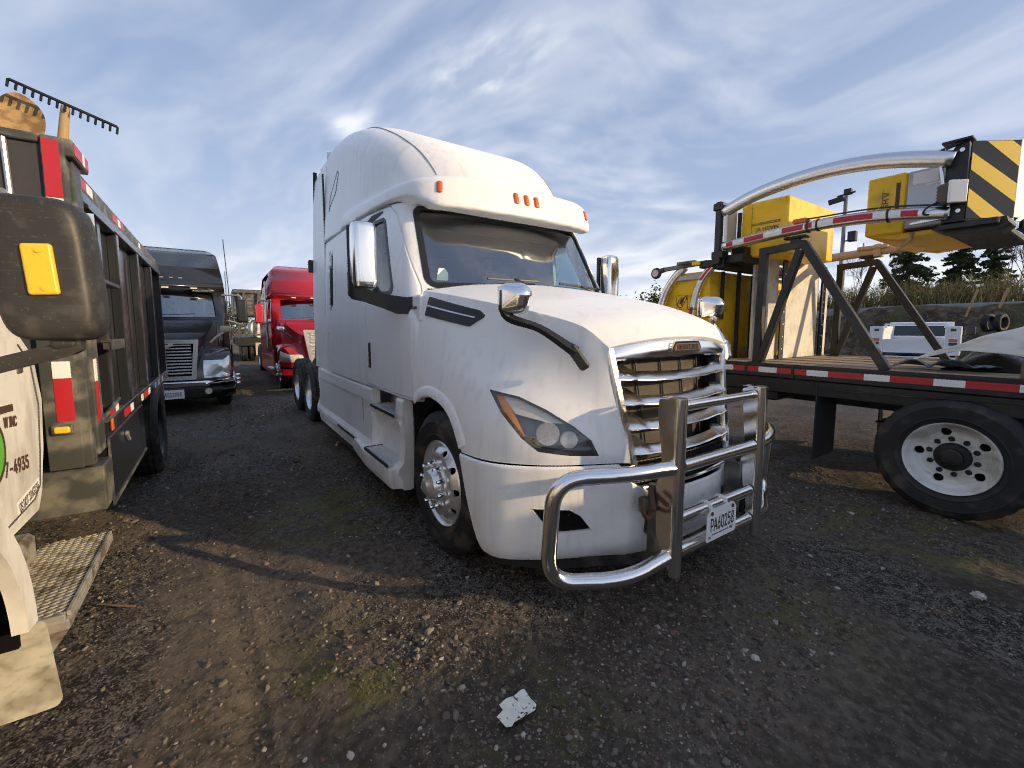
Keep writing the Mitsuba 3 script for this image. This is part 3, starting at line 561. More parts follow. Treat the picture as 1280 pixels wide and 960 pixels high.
# top: from shoulder to shoulder
tc = np.linspace(0, 1, nt); sh = surf(tc, 0*tc); qs = np.linspace(-1, 1, 61)
rise = np.interp(tc, [0, .3, .7, 1], [.060, .075, .09, .105]); fwd = np.interp(tc, [0, .25, 1], [.085, .06, 0.0])
topg = np.stack([CX+sh[:, None, 0]*qs, sh[:, None, 1]-fwd[:, None]*(1-qs**2), sh[:, None, 2]+rise[:, None]*(1-np.abs(qs)**2.2)], -1)
hood_top = shell(topg, 0.03, [CX, 2.6, 0.8])
hood_side = {s: mf(shell(world(side, s), 0.03, [CX, 2.7, 1.0])) for s in (-1, 1)}
# headlights: a pocket cut along the direction (0.55, 0.83) and filled
def nose(s):
    n = np.array([-s*0.55, 0.83, 0]); n /= np.linalg.norm(n); t = np.array([s*0.83, 0.55, 0])/np.hypot(.83, .55)   # t runs outwards
    return n, t, np.array([CX, 0, 0])
def nose_prism(poly, s, a=-3.0, b=4.0):
    n, t, o = nose(s); m = trimesh.creation.extrude_polygon(Polygon(poly) if not isinstance(poly, Polygon) else poly, b-a, engine='earcut'); v = m.vertices
    m = tm(o+v[:, :1]*t+v[:, 1:2]*np.array([0, 0, 1])+(v[:, 2:]+a)*n, m.faces)
    if m.volume < 0: m.invert()
    return mf(m)
def nose_uv(u, y, z): return (u*0.83+y*0.55)/np.hypot(.83, .55), z
HL3 = [(1.165, 2.08, 1.215), (1.10, 2.06, 1.10), (1.02, 1.965, .965), (.95, 1.905, .895), (.80, 1.80, .872), (.665, 1.715, .865), (.70, 1.74, .95), (.78, 1.80, 1.03), (.90, 1.90, 1.12), (1.02, 1.99, 1.185)]
HL = [nose_uv(*p) for p in HL3]
hood = [hood_top]
for s in (-1, 1):
    P_ = Polygon(HL).buffer(0.004); body = hood_side[s]-nose_prism(P_, s, -1.0, 2.6)
    hood.append(back(body))
HD = part(TR, 'hood', cat(hood), 'white_paint', 28)
from scipy.interpolate import griddata
fl = np.array([(y, z) for y, z in ARCH[2:9]]); fl = spline(np.c_[fl, 0*fl[:, 0]], 30)[:, :2]; nr = np.gradient(fl, axis=0); nr = np.stack([-nr[:, 1], nr[:, 0]], -1); nr /= np.linalg.norm(nr, axis=1, keepdims=True)
if nr[15, 1] < 0: nr = -nr
Sf = side.reshape(-1, 3)
for s in (-1, 1):
    g_ = []
    for a_, o_ in ((0, .010), (.012, .016), (.03, .015), (.055, .010), (.075, .001), (.08, -.006)):
        q = fl+nr*(a_+.002); u_ = griddata(Sf[:, 1:], Sf[:, 0], q, method='linear'); u_ = np.where(np.isnan(u_), griddata(Sf[:, 1:], Sf[:, 0], q, method='nearest'), u_); g_.append(np.c_[CX+s*(u_+o_), q])
    part(HD, 'arch_lip', shell(np.array(g_), .012, [CX, 2.7, .6]), 'white_paint', 40)
def offset_shell(a, b, s): # the layer of the fender surface between depths a and b (metres inwards)
    g = world(side, s); du, dv = np.gradient(g, axis=0), np.gradient(g, axis=1); N = np.cross(du, dv); N /= np.linalg.norm(N, axis=2, keepdims=True)
    if ((np.array([CX, 2.7, 1.0])-g)*N).sum() < 0: N = -N
    return mf(shell(g+N*a, b-a, [CX, 2.7, 1.0]))
HLP = Polygon(HL)
(ax0, az0), (ax1, az1) = HLP.bounds[:2], HLP.bounds[2:]
amb = Polygon([(ax1+.1, az1+.1), (ax1-0.075, az1+0.01), (ax1-0.235, az0+0.04), (ax1-0.25, az0-0.1), (ax1+.1, az0-.1)])
for s in (-1, 1):
    hl = numbered(f'{TR}__headlight')
    part(hl, 'housing', back(cat_ := (offset_shell(0.075, 0.085, s) ^ nose_prism(HLP.buffer(0.004), s, -1.0, 2.6))), 'lamp_grey', 30)
    part(hl, 'bezel', back(offset_shell(0.002, 0.08, s) ^ (nose_prism(HLP.buffer(0.003), s, -1, 2.6)-nose_prism(HLP.buffer(-0.010), s, -1, 2.6))), 'black_plastic', 30)
    trim = Polygon([(ax1-0.065, az1-0.012), (ax1-0.15, az1-0.125), (ax1-0.33, az1-0.165), (ax1-0.44, az1-0.175), (ax1-0.36, az1-0.10), (ax1-0.20, az1-0.03)]).intersection(HLP.buffer(-0.012))
    part(hl, 'upper_trim', back(offset_shell(0.022, 0.05, s) ^ nose_prism(trim, s, -1, 2.6)), 'lamp_cream', 30)
    part(hl, 'signal_lamp', back(offset_shell(0.030, 0.06, s) ^ nose_prism(HLP.buffer(-0.012).intersection(amb), s, -1, 2.6)), 'amber', 30)
    n, t, o = nose(s)
    g = world(side, s).reshape(-1, 3); gt = (g-o)@t; gn = (g-o)@n
    for (q, z, r_) in ((ax0+0.285, 0.985, 0.062), (ax0+0.165, 0.952, 0.046)):
        i = np.argmin((gt-q)**2+(g[:, 2]-z)**2); c = o+q*t+np.array([0, 0, z])+(gn[i]+0.055)*n
        R_ = lathe([(r_, -0.028), (r_*1.02, -0.024), (r_*0.85, -0.004), (r_*0.5, 0.012), (0.0, 0.016), (0.0, 0.020), (r_*1.08, 0.004), (r_*1.08, -0.028)], [0, 0, 0], 1, 28, axis=2)
        part(hl, 'reflector', placed(R_, t, np.cross(n, t), n, c), 'rim_metal')
        part(hl, 'bulb', placed(trimesh.creation.icosphere(subdivisions=2, radius=r_*0.22), t, np.cross(n, t), n, c-n*0.012), 'lamp_cream', True)
    ln = back(offset_shell(0.0005, 0.003, s) ^ nose_prism(HLP, s, -1, 2.6)); gN = ln.face_normals@n; ln.update_faces(gN < -0.15); ln.remove_unreferenced_vertices()
    part(hl, 'lens', ln, 'lens', True)
# wheel wells, black air vents with chrome strip, lettering on the cowl
for s in (-1, 1):
    part(TR, 'wheel_well', mf(box(min(CX+s*.35, CX+s*1.12), max(CX+s*.35, CX+s*1.12), 2.40, 3.34, .40, 1.12)) - mf(cyl([CX-2, 2.72, .5], [CX+2, 2.72, .5], 0.575, 40)) - mf(box(CX-2, CX+2, 2.15, 3.27, .3, .5)), 'black_hollow')
    vent = prism(rpoly([(3.06, 1.825), (2.48, 1.705), (2.42, 1.667), (2.54, 1.600), (3.07, 1.685)], 0.012), 'yz', CX-1.6, CX+1.6)
    vm = mf(vent) ^ mf(box(CX, CX+2, 2, 3.3, 1, 2) if s > 0 else box(CX-2, CX, 2, 3.3, 1, 2))
    ve = part(HD, 'air_vent', back(offset_shell(-0.010, 0.012, s) ^ vm), 'black_plastic', 30)
    strip = prism([(3.05, 1.764), (2.50, 1.664), (2.50, 1.655), (3.05, 1.752)], 'yz', CX-1.6, CX+1.6)
    part(ve, 'chrome_strip', back(offset_shell(-0.017, 0.0, s) ^ mf(strip) ^ mf(box(CX, CX+2, 2, 3.3, 1, 2) if s > 0 else box(CX-2, CX, 2, 3.3, 1, 2))), 'aluminium', 30)
part(TR, 'model_lettering', text_on('CASCADIA', 0.020, [CX-1.158, 3.20, 1.745], [0.25, -1, 0], [0.15, 0, 1], 0.004), 'ink')
part(HD, 'emblem', cat(prism([(CX-0.02, 1.80), (CX+0.11, 1.80), (CX+0.03, 1.90)], 'xy', 1.605, 1.612)), 'lining')
for s in (-1, 1): part(TR, 'cowl_panel', rbox(min(CX+s*1.02, CX+s*1.152), max(CX+s*1.02, CX+s*1.152), 3.105, 3.265, 1.64, 1.845, .02), 'white_paint')
part(TR, 'cowl', cat(loft(np.array([[[CX+a_*1.0, 3.06+0.18*a_*a_, 1.955-0.07*a_*a_], [CX+a_*1.0, 3.35+0.05*a_*a_, 1.975-0.03*a_*a_], [CX+a_*1.0, 3.35+0.05*a_*a_, 1.7], [CX+a_*1.0, 3.06+0.18*a_*a_, 1.7]] for a_ in np.linspace(-1, 1, 21)]))), 'black_plastic', 30)

# bumper
def nose_row(z, d=0.0):
    base = surf(np.linspace(0, 1, nt), np.ones(nt)); p = np.vstack([[(0, 1.535), (.18, 1.538), (.36, 1.562)], base[:, :2]])
    return p
bz = [(.807, -.004), (.79, .010), (.60, .010), (.42, .0), (.30, -.02), (.235, -.05)]
row = nose_row(0); sel = row[:, 1] < 2.46; row = row[sel]
nrm = np.gradient(row, axis=0); nrm = np.stack([nrm[:, 1], -nrm[:, 0]], -1); nrm /= np.linalg.norm(nrm, axis=1, keepdims=True)
zt = np.interp(row[:, 0], [0, .46, .56, 2], [.62, .62, .807, .807])
BG = []
for z, o in bz:
    zz = np.minimum(.235+(zt-.235)*(z-.235)/(.807-.235), z); p = row+nrm*o
    ya = np.interp(zz, ARCH[:, 1], ARCH[:, 0]); wt = np.clip((row[:, 1]-1.72)/(row[-1, 1]-1.72), 0, 1)**1.6
    py = p[:, 1]+wt*(ya-row[-1, 1])
    BG.append(np.stack([p[:, 0], py, zz], -1))
BG = np.array(BG); zi = np.linspace(0, 1, 26); BG = PchipInterpolator(np.linspace(0, 1, len(bz)), BG)(zi)
BU = numbered(f'{TR}__bumper'); bum = []
FOG = [nose_uv(*p) for p in ((1.00, 1.90, .565), (.93, 1.85, .455), (.90, 1.83, .415), (.70, 1.72, .425), (.76, 1.75, .515), (.82, 1.78, .555))]
for s in (-1, 1):
    b_ = mf(shell(world(BG, s), 0.03, [CX, 2.7, .5])); bum.append(back(b_-nose_prism(FOG, s, -1, 2.6)))
part(TR, 'bumper', cat(bum), 'white_paint', 30)
for s in (-1, 1):
    g = world(BG, s); du, dv = np.gradient(g, axis=0), np.gradient(g, axis=1); N = np.cross(du, dv); N /= np.linalg.norm(N, axis=2, keepdims=True)
    if ((np.array([CX, 2.7, .5])-g)*N).sum() < 0: N = -N
    part(BU, 'fog_lamp_recess', back(mf(shell(g+N*0.02, 0.02, [CX, 2.7, .5])) ^ nose_prism(Polygon(FOG).buffer(0.01), s, -1, 2.6)), 'black_hollow', 30)
part(BU, 'air_dam', cat(*[shell(world(np.array([np.c_[row[:-14]-[0.03, -0.04], np.full(len(row)-14, z)] for z in (.25, .17)]), s), 0.01, [CX, 2.7, .2]) for s in (-1, 1)]), 'rubber', 30)
part(TR, 'underbody', box(CX-.95, CX+.95, 1.95, 3.3, .25, .95), 'black_hollow')
for s in (-1, 1): part(TR, 'tow_bracket', cat(box(CX+s*.40-.03, CX+s*.40+.005, 1.43, 1.54, .30, .70, 0.004), box(CX+s*.49-.03, CX+s*.49+.03, 1.47, 1.54, .55, .64, 0.01)), 'frame_grey')
for s in (-1, 1): part(TR, 'tow_hook', cat(bar(W(.46, 1.50, .70, s), W(.53, 1.42, .60, s), 0.025), tube(spline([W(.56, 1.47, .66, s), W(.60, 1.43, .60, s), W(.56, 1.43, .56, s), W(.50, 1.46, .58, s)], 12), 0.012, 8)), 'rust')

# grille
GR = numbered(f'{TR}__grille')
def gy(u, z): # the grille's plan curve
    f = np.interp(z, [.80, 1.46, 1.54], [1.60, 1.715, 1.73]); return f-np.interp(z, [.8, 1.5], [.055, .085])*(1-np.minimum(np.abs(u)/np.interp(z, [.8, 1.46], [.50, .60]), 1)**2)
def hw(z): return np.interp(z, [.80, 1.46], [.495, .595])
scr = np.array([[[CX+q*(hw(z)-.03), gy(q*hw(z), z)+0.14, z] for q in np.linspace(-1, 1, 15)] for z in np.linspace(.70, 1.47, 8)])
part(TR, 'grille', shell(scr, 0.02, [CX, 4, 1.1]), 'screen', 30)
for q in (-0.5, -0.12, 0.25, 0.62): part(GR, 'screen_stay', bar([CX+q*.6, gy(q*.6, 1.46)+.13, 1.46], [CX+q*.52, gy(q*.5, .8)+.125, .8], 0.012), 'black_plastic')
def blade(z, end_w=0.17, rise=0.055):
    R_ = []
    for q in np.linspace(-1, 1, 41):
        u = q*(hw(z)-0.022); e = np.clip((abs(u)-(hw(z)-end_w))/0.05, 0, 1); y = gy(u, z); dep = 0.045+0.055*e; tz = 0.040+0.042*e; dz = -0.02+0.02*(q*q)
        R_.append([[CX+u, y-0.006-0.012*e, z+dz-0.006], [CX+u, y+0.004-0.01*e, z+dz-0.014], [CX+u, y+dep, z+dz+tz-0.012], [CX+u, y+dep, z+dz+tz], [CX+u, y+0.002-0.012*e, z+dz+0.008]])
    return loft(np.array(R_))
for z in (1.305, 1.16, 1.015, .87): part(GR, 'bar', blade(z), 'chrome_worn', 25)
for s in (-1, 1): # side rails of the surround
    R_ = [[[CX+s*(hw(z)+a), gy(hw(z)+a, z)+b, z] for a, b in ((.012, .0), (.004, -.012), (-.03, -.006), (-.045, .03), (-.045, .12), (.004, .10))] for z in np.linspace(.80, 1.47, 14)]
    part(GR, 'surround', loft(np.array(R_)), 'chrome_worn', 25)
    part(GR, 'inner_rail', loft(np.array([[[CX+s*(hw(z)-.046-a), gy(hw(z), z)+b, z] for a, b in ((0, .02), (.012, .03), (.012, .13), (0, .13))] for z in np.linspace(.80, 1.44, 10)])), 'black_steel', 25)
R_ = []
for q in np.linspace(-1, 1, 41):
    u = q*.60; zt_ = 1.475+.060*(1-abs(q)**2.2); zb = 1.395+.015*(1-q*q); y0 = gy(u, 1.47)
    R_.append([[CX+u, y0+.035, zt_], [CX+u, y0+.006, zt_-.012], [CX+u, y0-.012, (zt_+zb)/2], [CX+u, y0-.010, zb+.012], [CX+u, y0+.01, zb], [CX+u, y0+.07, zb+.01], [CX+u, y0+.10, zt_-.02]])
CR = part(GR, 'top_rail', loft(np.array(R_)), 'chrome', 30)
by = gy(0, 1.47)-0.014; br, bu = [1, 0, 0], [0, 0.12, 1]
badge = rpoly([(CX-.135, 1.440), (CX+.135, 1.440), (CX+.15, 1.470), (CX+.12, 1.508), (CX-.12, 1.508), (CX-.15, 1.470)], 0.015)
bd = part(GR, 'badge', prism(badge, 'xz', by-0.012, by+0.004), 'chrome'); part(bd, 'badge_field', prism(badge.buffer(-0.012), 'xz', by-0.0145, by-0.010), 'ink_brown')
part(bd, 'lettering', text_on('FREIGHTLINER', 0.030, [CX, by-0.0145, 1.473], br, [0, 0, 1], 0.003, width=0.215), 'chrome')
part(GR, 'lower_mesh', cat(*[bar([CX+x, 1.60+.2*x*x, .60], [CX+x, 1.58+.2*x*x, .81], 0.008) for x in np.linspace(-.48, .48, 33)], *[tube([[CX+x, 1.597+.2*x*x, z] for x in np.linspace(-.49, .49, 13)], 0.005, 6) for z in np.linspace(.62, .80, 8)]), 'black_plastic')
part(GR, 'lower_backing', box(CX-.5, CX+.5, 1.70, 1.72, .45, .85), 'black_hollow')
part(BU, 'chrome_lip', tube([[CX+x, 1.545+.22*x*x, .655] for x in np.linspace(-.47, .47, 17)], 0.012, 8), 'chrome')
# bull bar
BB = numbered(f'{TR}__bull_bar'); PU = 0.415
for s in (-1, 1):
    R_ = []
    pl = [(1.345, 1.215), (1.455, 1.205), (1.46, 1.12), (1.435, .95), (1.425, .86), (1.455, .72), (1.45, .45), (1.385, .30), (1.345, .235)]
    fp = [(-.004, .0), (.003, -.016), (.015, -.026), (.034, -.03), (.053, -.026), (.065, -.016), (.072, 0)]
    po = part(BB, 'upright', cat(loft(np.array([[[CX+s*(PU+.048-a), 1.345+b+0.004*0, z] for a, b in fp]+[[CX+s*(PU+.048-a), 1.36+b*0.6, z] for a, b in fp[::-1]] for z in np.linspace(.235, 1.215, 8)])),
        prism(rpoly(pl, 0.012), 'yz', CX+s*(PU+.048)-.004, CX+s*(PU+.048)+.004), prism(rpoly([(1.35, 1.21), (1.45, 1.20), (1.43, .95), (1.42, .86), (1.44, .70), (1.37, .32), (1.35, .25)], 0.012), 'yz', CX+s*(PU-.022)-.004, CX+s*(PU-.022)+.004)), 'chrome', 30)
    part(po, 'cap', prism([(CX+s*(PU+.05), 1.345), (CX+s*(PU+.035), 1.322), (CX+s*(PU-.0), 1.322), (CX+s*(PU-.024), 1.345), (CX+s*(PU-.024), 1.45), (CX+s*(PU+.05), 1.45)], 'xy', 1.214, 1.219), 'chrome')
    lp = fillet([W(PU, 1.365, .835, s), W(.70, 1.405, .845, s), W(1.085, 1.60, .835, s), W(1.10, 1.63, .28, s), W(.72, 1.42, .275, s), W(PU, 1.375, .345, s)], 0.16, 10)
    part(BB, 'side_loop', tube(lp, 0.041, 18), 'chrome_worn', 30)
for z, r_, y in ((1.165, .029, 1.375), (.835, .036, 1.365), (.535, .036, 1.375), (.345, .038, 1.375)):
    part(BB, 'cross_tube', cyl([CX-PU+.04, y, z], [CX+PU-.04, y, z], r_, 20), 'chrome_worn', 30)
for s in (-1, 1): part(BB, 'mounting_arm', bar(W(.40, 1.40, .42, s), W(.40, 1.8, .48, s), 0.03, 0.12), 'black_steel')
# licence plate tied to the lower tubes
px, py = CX-0.03, 1.315
PLT = part(TR, 'license_plate', prism(rpoly([(px-.155, .36), (px+.155, .36), (px+.155, .515), (px+.115, .55), (px-.115, .55), (px-.155, .515)], 0.015), 'xz', py, py+.004), 'white_plain', label='white licence plate strapped to the bull bar')
part(PLT, 'number', text_on('PA60258', 0.078, [px+0.005, py-0.0005, .455], [1, 0, 0], [0, 0, 1], 0.002, width=.245, bold=False), 'ink')
part(PLT, 'small_print', cat(text_on('01', 0.014, [px-.125, py-0.0005, .385], [1, 0, 0], [0, 0, 1], 0.002), box(px-.10, px+.07, py-.002, py+.001, .392, .398), text_on('GU', 0.016, [px+.10, py-0.0005, .395], [1, 0, 0], [0, 0, 1], 0.002)), 'ink_grey')
for u in (-.08, .08): part(PLT, 'strap', tube([[px+u, 1.375+.040*math.cos(a), .535+.040*math.sin(a)] for a in np.linspace(PI*1.25, 0.0, 12)]+[[px+u, py+.006, .50]][:0], 0.008, 8), 'white_plain')
for u in (-.11, .11): part(PLT, 'bolt', cyl([px+u, py-.006, .525], [px+u, py+.002, .525], .011, 10), 'rust')

# mirrors on the doors and on the hood
for s in (-1, 1):
    M_ = numbered(f'{TR}__door_mirror'); ox = CX+s*1.42
    hs = loft(np.array([[[ox+s*(a*w_-0.0), 3.60+b*d_, z] for a, b in [(math.copysign(abs(math.cos(t))**0.5, math.cos(t)), math.copysign(abs(math.sin(t))**0.6, math.sin(t))) for t in np.linspace(0, 2*PI, 25)[:-1]]] for z, w_, d_ in ((1.905, .06, .05), (1.92, .088, .075), (1.96, .099, .085), (2.26, .099, .085), (2.385, .097, .083), (2.42, .086, .07), (2.43, .06, .05))]))
    part(TR, 'door_mirror', hs, 'chrome', 40)
    part(M_, 'mirror_frame', rbox(ox-.102, ox+.102, 3.68, 3.72, 1.92, 2.42, 0.018), 'black_plastic')
    part(M_, 'mirror_glass', box(ox-.088, ox+.088, 3.7195, 3.7225, 1.95, 2.39), 'mirror_glass')
    ar = loft(np.array([[[CX+s*u, y-w_, z-h_], [CX+s*u, y+w_, z-h_], [CX+s*u, y+w_, z+h_], [CX+s*u, y-w_, z+h_]] for u, y, z, w_, h_ in ((1.53, 3.66, 1.95, .03, .09), (1.50, 3.64, 1.88, .05, .055), (1.40, 3.58, 1.845, .07, .045), (1.28, 3.48, 1.80, .09, .05), (1.185, 3.38, 1.765, .10, .065), (1.16, 3.36, 1.76, .105, .075), (1.10, 3.36, 1.76, .105, .075))]))
    part(M_, 'arm', ar, 'black_plastic', 40)
    H_ = numbered(f'{TR}__hood_mirror'); c = np.array(W(.985, 2.06, 1.755, s))
    if s > 0: c = np.array(W(1.0, 2.05, 1.76, s))
    hm = m3.Manifold.batch_hull([m3.Manifold.sphere(r_, 56).translate([c[0]+s*a, c[1]+b, c[2]+d]) for a, b, d, r_ in ((-.055, .03, .045, .045), (.055, .03, .045, .045), (-.055, .03, -.045, .04), (.055, .03, -.04, .045), (0, -.025, .02, .07), (0, -.02, -.02, .065))])
    part(TR, 'hood_mirror', back(hm), 'chrome', True)
    part(H_, 'mirror_glass', moved(box(-.085, .085, 0, .004, -.075, .075, 0.001), [c[0], c[1]+.077, c[2]]), 'mirror_glass')
    pa = spline([c+[s*.0+s*.075, .03, -.03], c+[s*.05, .02, -.10], W(.93, 1.97, 1.60, s), W(.84, 1.86, 1.52, s), W(.775, 1.785, 1.455, s)], 16)
    wdt = np.interp(np.linspace(0, 1, 16), [0, .15, .5, .85, 1], [.045, .035, .028, .034, .04])
    d_ = np.gradient(pa, axis=0); R_ = []
    for p, t_, w_ in zip(pa, d_, wdt):
        a_, b_, _ = frame(t_, (s*0.4, -0.4, 0.8)); R_.append([p+a_*w_*.6+b_*w_*.5, p-a_*w_*.6+b_*w_*.5, p-a_*w_*.75-b_*w_*.5, p+a_*w_*.75-b_*w_*.5])
    part(H_, 'arm', cat(loft(np.array(R_)), bar(W(.80, 1.81, 1.49, s), W(.735, 1.745, 1.36, s), 0.06, 0.035, up=(s, -1, 0), b=0.012)), 'black_plastic' if s < 0 else 'chrome', 30)

# chassis fairing with two steps, both sides
SK = [(7.05, 1.0), (4.55, 1.0)]
for s in (-1, 1):
    prof = [(1.15, 1.005), (1.185, 1.0), (1.20, .98), (1.205, .86), (1.185, .845), (1.19, .60), (1.20, .46), (1.235, .41), (1.24, .36), (1.21, .34), (1.20, .25), (1.19, .215), (1.14, .21)]
    M_ = mf(loft(np.array([[[CX+s*(u-d), y, z] for u, z in prof]+[[CX+s*(u-d-.035), y, z] for u, z in ((1.14, .22), (1.15, .97))] for y, d in ((3.40, .004), (3.6, 0), (5.5, 0), (6.9, 0), (7.06, .02))])))
    M_ = M_ - mf(box(CX-2, CX+2, 3.0, 3.34, 0, 2)) - mf(prism([(3.30, 1.1), (3.30, .95), (3.40, .60), (3.44, .2), (3.2, 0), (3.0, 1.2)], 'yz', CX-2, CX+2))
    M_ = M_ - mf(box(CX+s*1.19-.18, CX+s*1.19+.18, 3.56, 4.26, .835, 1.2))
    M_ = M_ - mf(box(min(CX+s*1.07, CX+s*1.5), max(CX+s*1.07, CX+s*1.5), 3.52, 4.30, .425, .795))
    sk = part(TR, 'side_fairing', back(M_), 'white_paint', 25)
    part(sk, 'recess_wall', cat(loft(np.array([[[CX+s*1.04, y, .40], [CX+s*(1.10+o), y, .42], [CX+s*(1.07+o*.5), y, .60], [CX+s*(1.115+o), y, .80], [CX+s*1.04, y, .82]] for y, o in ((3.50, .09), (3.56, .02), (3.9, 0), (4.24, .02), (4.32, .09))]))), 'white_paint', 30)
    part(sk, 'seam', cat(box(CX+s*1.17-.02, CX+s*1.17+.0, 4.62, 4.63, .22, 1.0)), 'black_hollow')
    st = numbered(f'{sk}__step')
    tread = lambda x0, x1, y0, y1, z: cat(box(x0, x1, y0, y1, z-.012, z, .002), *[box(x0+.012, x1-.012, y, y+.022, z, z+.006, .002) for y in np.arange(y0+.03, y1-.03, .05)])
    xs = sorted((CX+s*1.02, CX+s*1.215))
    part(sk, 'step', tread(xs[0], xs[1], 3.58, 4.24, .842), 'tread_metal'); part(sk, 'step_edge', cat(box(CX+s*1.217-.006, CX+s*1.217+.006, 3.57, 4.25, .826, .846), box(xs[0]+.02, xs[1]+.005, 4.24, 4.252, .826, .847)), 'black_plastic')
    part(sk, 'kick_plate', cat(box(CX+s*1.02-.004, CX+s*1.02+.004, 3.57, 4.25, .84, 1.05), box(min(CX+s*1.02, CX+s*1.19), max(CX+s*1.02, CX+s*1.19), 3.562, 3.570, .84, 1.0)), 'aluminium')
    xs = sorted((CX+s*1.10, CX+s*1.295))
    sh_ = loft(np.array([[[CX+s*1.15, y, .215], [CX+s*(1.20+e*.085), y, .235], [CX+s*(1.205+e*.105), y, .30], [CX+s*(1.205+e*.10), y, .395], [CX+s*1.15, y, .425]] for y, e in ((3.47, .85), (3.50, 1), (4.25, 1), (4.45, .8), (4.95, .25), (5.1, .0))]))
    part(sk, 'step_housing', sh_, 'white_paint', 25)
    part(sk, 'step', moved(tread(xs[0], xs[1], 3.55, 4.22, .418), [0, 0, .006]), 'tread_metal'); part(sk, 'step_edge', cat(box(CX+s*1.293-.006, CX+s*1.293+.006, 3.54, 4.23, .405, .430), box(xs[0], xs[1]+.005, 4.22, 4.234, .405, .431)), 'black_plastic')
    part(sk, 'lower_strip', box(CX+s*1.243-.004, CX+s*1.243+.004, 4.6, 5.6, .375, .40), 'black_plastic')
    part(TR, 'fairing_skirt', cat(box(min(CX+s*1.12, CX+s*1.17), max(CX+s*1.12, CX+s*1.17), 3.5, 7.0, .13, .216)), 'rubber')
    part(TR, 'fuel_tank', cyl([CX+s*.82, 4.6, .62], [CX+s*.82, 6.9, .62], .31, 28), 'aluminium_dull')
    xs = sorted((CX+s*.4, CX+s*.46))
    part(TR, 'frame_rail', box(xs[0], xs[1], 2.2, 10.0, .70, .98, .01), 'black_steel')
    steer_wheel(TR, 'front_wheel', [CX+s*1.205, 2.71, .503], s)
    for y in (7.95, 9.22): dual_wheel(TR, 'rear_wheel', [CX+s*1.20, y, .503], s, 'aluminium')
for y in (2.674, 7.95, 9.22): part(TR, 'axle', cyl([CX-1.0, y, .5], [CX+1.0, y, .5], .07, 14), 'black_steel')
part(TR, 'fifth_wheel', cat(cyl([CX, 8.6, 1.06], [CX, 8.6, 1.10], .48, 28), box(CX-.4, CX+.4, 8.3, 8.9, .98, 1.06)), 'black_steel')
part(TR, 'deck_plate', box(CX-.42, CX+.42, 6.5, 8.0, .985, 1.0), 'aluminium_dull')
# ------------------------------------------------------------------ the flatbed truck at right
FB = thing('flatbed_truck', 'black flatbed truck with plank deck, red and white edge tape and white wheel', 'truck')
FX0, FX1, FY0, FY1, DZ = 4.95, 7.45, -2.95, 3.05, 1.20
for i in range(16):
    x = FX0+.05+i*.15
    part(FB, 'plank', box(x+.003, x+.147, FY0, FY1-.02, DZ-.045, DZ-.004*(i % 3), .004), 'deck_wood')
for s, x in ((-1, FX0), (1, FX1)):
    part(FB, 'side_rail', cat(box(x-.0, x+.05, FY0, FY1, 1.06, DZ+.006, .006), box(x-.004, x+.02, FY0, FY1, 1.178, DZ+.010, .003)) if s < 0 else box(x-.05, x, FY0, FY1, 1.06, DZ+.006, .006), 'black_steel')
y, red = 0.77-0.473*8, False
while y < FY1-.05:
    L = 0.283 if red else 0.190; a, b = max(y, FY0+.02), min(y+L, FY1-.03)
    if b > a+.02: part(FB, 'edge_tape', box(FX0-.0035, FX0+.002, a+.001, b-.001, 1.108, 1.166), 'tape_red' if red else 'tape_white')
    y += L; red = not red
for y in (2.50, 2.02): part(FB, 'edge_clamp', box(FX0-.012, FX0+.01, y, y+.025, 1.06, 1.20, .003), 'black_steel')
part(FB, 'hanging_cable', tube(spline([[FX0-.01, 2.0, 1.06], [FX0-.01, 1.75, 1.0], [FX0-.01, 1.45, .985], [FX0, 1.0, 1.0], [FX0, .4, 1.02], [FX0, -.4, 1.05]], 30), .006, 6), 'rubber')
for x in (5.70, 6.62): part(FB, 'frame_rail', box(x, x+.09, FY0-2.5, FY1-.1, .74, 1.02, .008), 'black_steel')
for y in np.arange(-2.2, 3.0, .42): part(FB, 'cross_member', box(FX0+.05, FX1-.05, y, y+.07, 1.03, 1.15, .005), 'black_steel')
part(FB, 'tail_frame', cat(box(FX0+.1, FX1-.1, FY1-.10, FY1-.02, .86, 1.12, .01), box(FX0+.06, FX0+.5, 2.2, 2.9, .80, 1.06, .02), box(FX0+.25, FX0+.7, -1.0, 0.1, .70, 1.04, .02), box(FX0+.02, FX0+.08, -1.8, 3.0, .90, 1.06, .01)), 'black_steel')
for s, x in ((-1, 4.925), (1, 7.42)):
    dual_wheel(FB, 'rear_wheel', [x, .82, .51], s, 'weathered_white', hand=5, hr=0.034)
    part(FB, 'mudflap', box(min(x+.03*-s, x-s*.55), max(x+.03*-s, x-s*.55), 1.80, 1.812, .25, 1.06, .003), 'rubber_dark')
part(FB, 'axle', cyl([5.2, .8, .5], [7.2, .8, .5], .08, 14), 'black_steel')
part(FB, 'spring', cat(*[bar([x, .1+.05*i, .62+.03*i], [x, 1.5-.05*i, .62+.03*i], .08, .02) for x in (5.66, 6.75) for i in range(4)]), 'black_steel')
